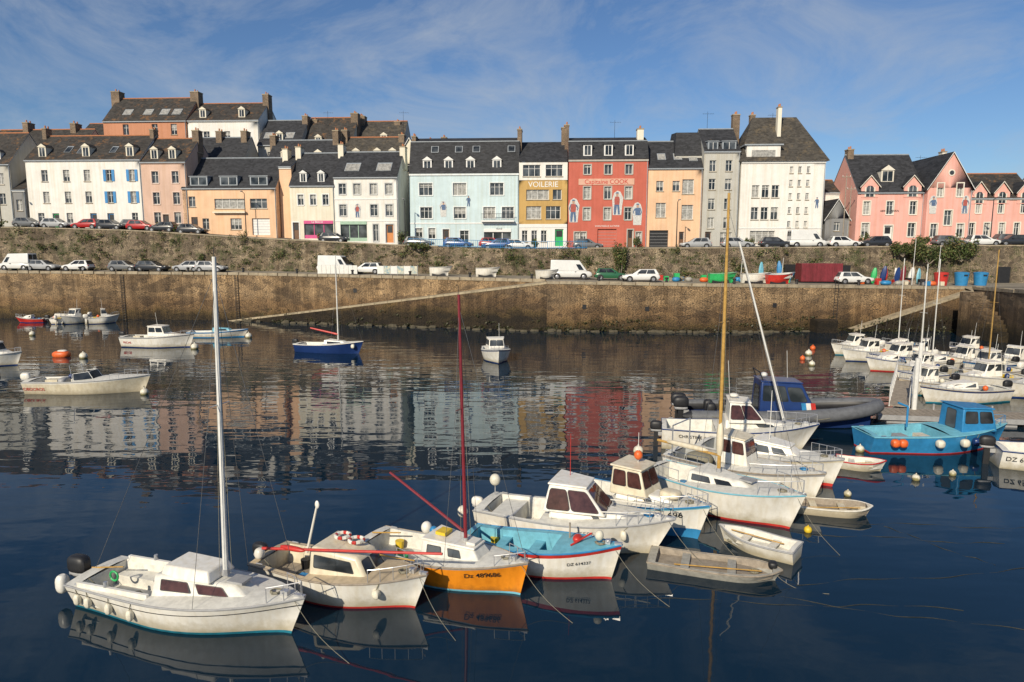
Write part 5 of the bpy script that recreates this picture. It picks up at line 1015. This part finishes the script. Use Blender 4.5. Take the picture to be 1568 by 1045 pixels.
for x,z0 in ((15,26),(28.5,27.2),(-18,30),(-30.5,30),(-45,31),(38,27),(60,21)):
    o=Obj('tv_antenna',(x,103 if x>0 else 117,z0-2));P=o.p('rods');P.cyl((0,0,0),(0,0,4),.03,.02,BLK,5);P.cyl((-.7,0,3.7),(.9,0,3.7),.015,.015,BLK,4)
    for i in range(5): P.cyl((-.6+i*.35,-.3,3.7),(-.6+i*.35,.3,3.7),.012,.012,BLK,4)
    o.done()
# ------------------------------------------------------------------ water
m,t,b=nt('harbour_water');N=t.nodes;Lk=t.links
b.inputs['Base Color'].default_value=(.004,.016,.030,1);b.inputs['Roughness'].default_value=.015;b.inputs['IOR'].default_value=1.42;b.inputs['Specular IOR Level'].default_value=.5
geo=N.new('ShaderNodeNewGeometry')
def wn(sc,scale,det):
    mp=N.new('ShaderNodeMapping');mp.inputs['Scale'].default_value=sc;mp.inputs['Rotation'].default_value=(0,0,.15);Lk.new(geo.outputs['Position'],mp.inputs['Vector']);n=N.new('ShaderNodeTexNoise');n.inputs['Scale'].default_value=scale;n.inputs['Detail'].default_value=det;n.inputs['Roughness'].default_value=.5;Lk.new(mp.outputs[0],n.inputs['Vector']);return n.outputs['Fac']
n1=wn((.32,1,1),.85,1.5);n2=wn((.55,1,1),2.6,1);n3=wn((1,1,1),.05,2)
# a light breeze ruffles the open middle of the basin; the lee of the near pier is calm
spw=N.new('ShaderNodeSeparateXYZ');Lk.new(geo.outputs['Position'],spw.inputs[0])
br=N.new('ShaderNodeMapRange');br.inputs['From Min'].default_value=19;br.inputs['From Max'].default_value=36;br.inputs['To Min'].default_value=.35;br.inputs['To Max'].default_value=1.0;Lk.new(spw.outputs['Y'],br.inputs['Value'])
mr=N.new('ShaderNodeMapRange');mr.inputs['From Min'].default_value=.38;mr.inputs['From Max'].default_value=.62;mr.inputs['To Min'].default_value=.55;mr.inputs['To Max'].default_value=1.1;Lk.new(n3,mr.inputs['Value'])
ml=N.new('ShaderNodeMath');ml.operation='MULTIPLY_ADD';ml.inputs[1].default_value=.14;Lk.new(n2,ml.inputs[0]);Lk.new(n1,ml.inputs[2])
m2=N.new('ShaderNodeMath');m2.operation='MULTIPLY';Lk.new(ml.outputs[0],m2.inputs[0]);Lk.new(mr.outputs[0],m2.inputs[1])
m3=N.new('ShaderNodeMath');m3.operation='MULTIPLY';Lk.new(m2.outputs[0],m3.inputs[0]);Lk.new(br.outputs[0],m3.inputs[1])
bp=N.new('ShaderNodeBump');bp.inputs['Strength'].default_value=1;bp.inputs['Distance'].default_value=.040;Lk.new(m3.outputs[0],bp.inputs['Height']);Lk.new(bp.outputs[0],b.inputs['Normal'])
o=Obj('water');o.p('surface').face([(-3000,-300,0),(3000,-300,0),(3000,110,0),(-3000,110,0)],m);o.done()
# ------------------------------------------------------------------ sky, sun, camera
EL,AZ=math.radians(30),math.radians(-26)   # sun behind the viewer, a little to the left
sd=Vector((math.sin(AZ)*math.cos(EL),-math.cos(AZ)*math.cos(EL),math.sin(EL)))
w=bpy.data.worlds.new("World");scene.world=w;w.use_nodes=True;T=w.node_tree;N=T.nodes;Lk=T.links
bg=N['Background'];sky=N.new('ShaderNodeTexSky');sky.sky_type='NISHITA';sky.sun_disc=False;sky.sun_elevation=EL;sky.sun_rotation=math.atan2(sd.x,sd.y);sky.dust_density=.3;sky.ozone_density=2.5;sky.air_density=1.0
hs=N.new('ShaderNodeMix');hs.data_type='RGBA';hs.blend_type='MULTIPLY';hs.inputs['Factor'].default_value=1;hs.inputs['B'].default_value=(.60,.74,.92,1);Lk.new(sky.outputs[0],hs.inputs['A'])
tc=N.new('ShaderNodeTexCoord');mp=N.new('ShaderNodeMapping');mp.inputs['Scale'].default_value=(2.2,.5,3.4);mp.inputs['Rotation'].default_value=(0,.75,.3);Lk.new(tc.outputs['Generated'],mp.inputs['Vector'])
cn=N.new('ShaderNodeTexNoise');cn.inputs['Scale'].default_value=2.0;cn.inputs['Detail'].default_value=11;cn.inputs['Roughness'].default_value=.66;cn.inputs['Distortion'].default_value=.9;Lk.new(mp.outputs[0],cn.inputs['Vector'])
cr=N.new('ShaderNodeMapRange');cr.inputs['From Min'].default_value=.42;cr.inputs['From Max'].default_value=.72;cr.inputs['To Max'].default_value=.62;Lk.new(cn.outputs['Fac'],cr.inputs['Value'])
cm=N.new('ShaderNodeMix');cm.data_type='RGBA';Lk.new(cr.outputs[0],cm.inputs['Factor']);Lk.new(hs.outputs['Result'],cm.inputs['A']);cm.inputs['B'].default_value=(4.6,5.1,5.8,1)
Lk.new(cm.outputs['Result'],bg.inputs['Color']);bg.inputs['Strength'].default_value=.095
sl=bpy.data.lights.new('sun','SUN');sl.energy=5.0;sl.angle=math.radians(.5);sl.color=(1,.89,.71);so=bpy.data.objects.new('sun',sl);COL.objects.link(so);so.rotation_euler=(-sd).to_track_quat('-Z','Y').to_euler()
cam=bpy.data.cameras.new('camera');cam.sensor_width=36;cam.lens=24.0;cam.clip_end=6000;co=bpy.data.objects.new('camera',cam);COL.objects.link(co);co.location=(0,0,9.5);co.rotation_euler=(math.radians(90-7.74),0,0);scene.camera=co
scene.view_settings.view_transform='Standard';scene.view_settings.look='None';scene.view_settings.exposure=0
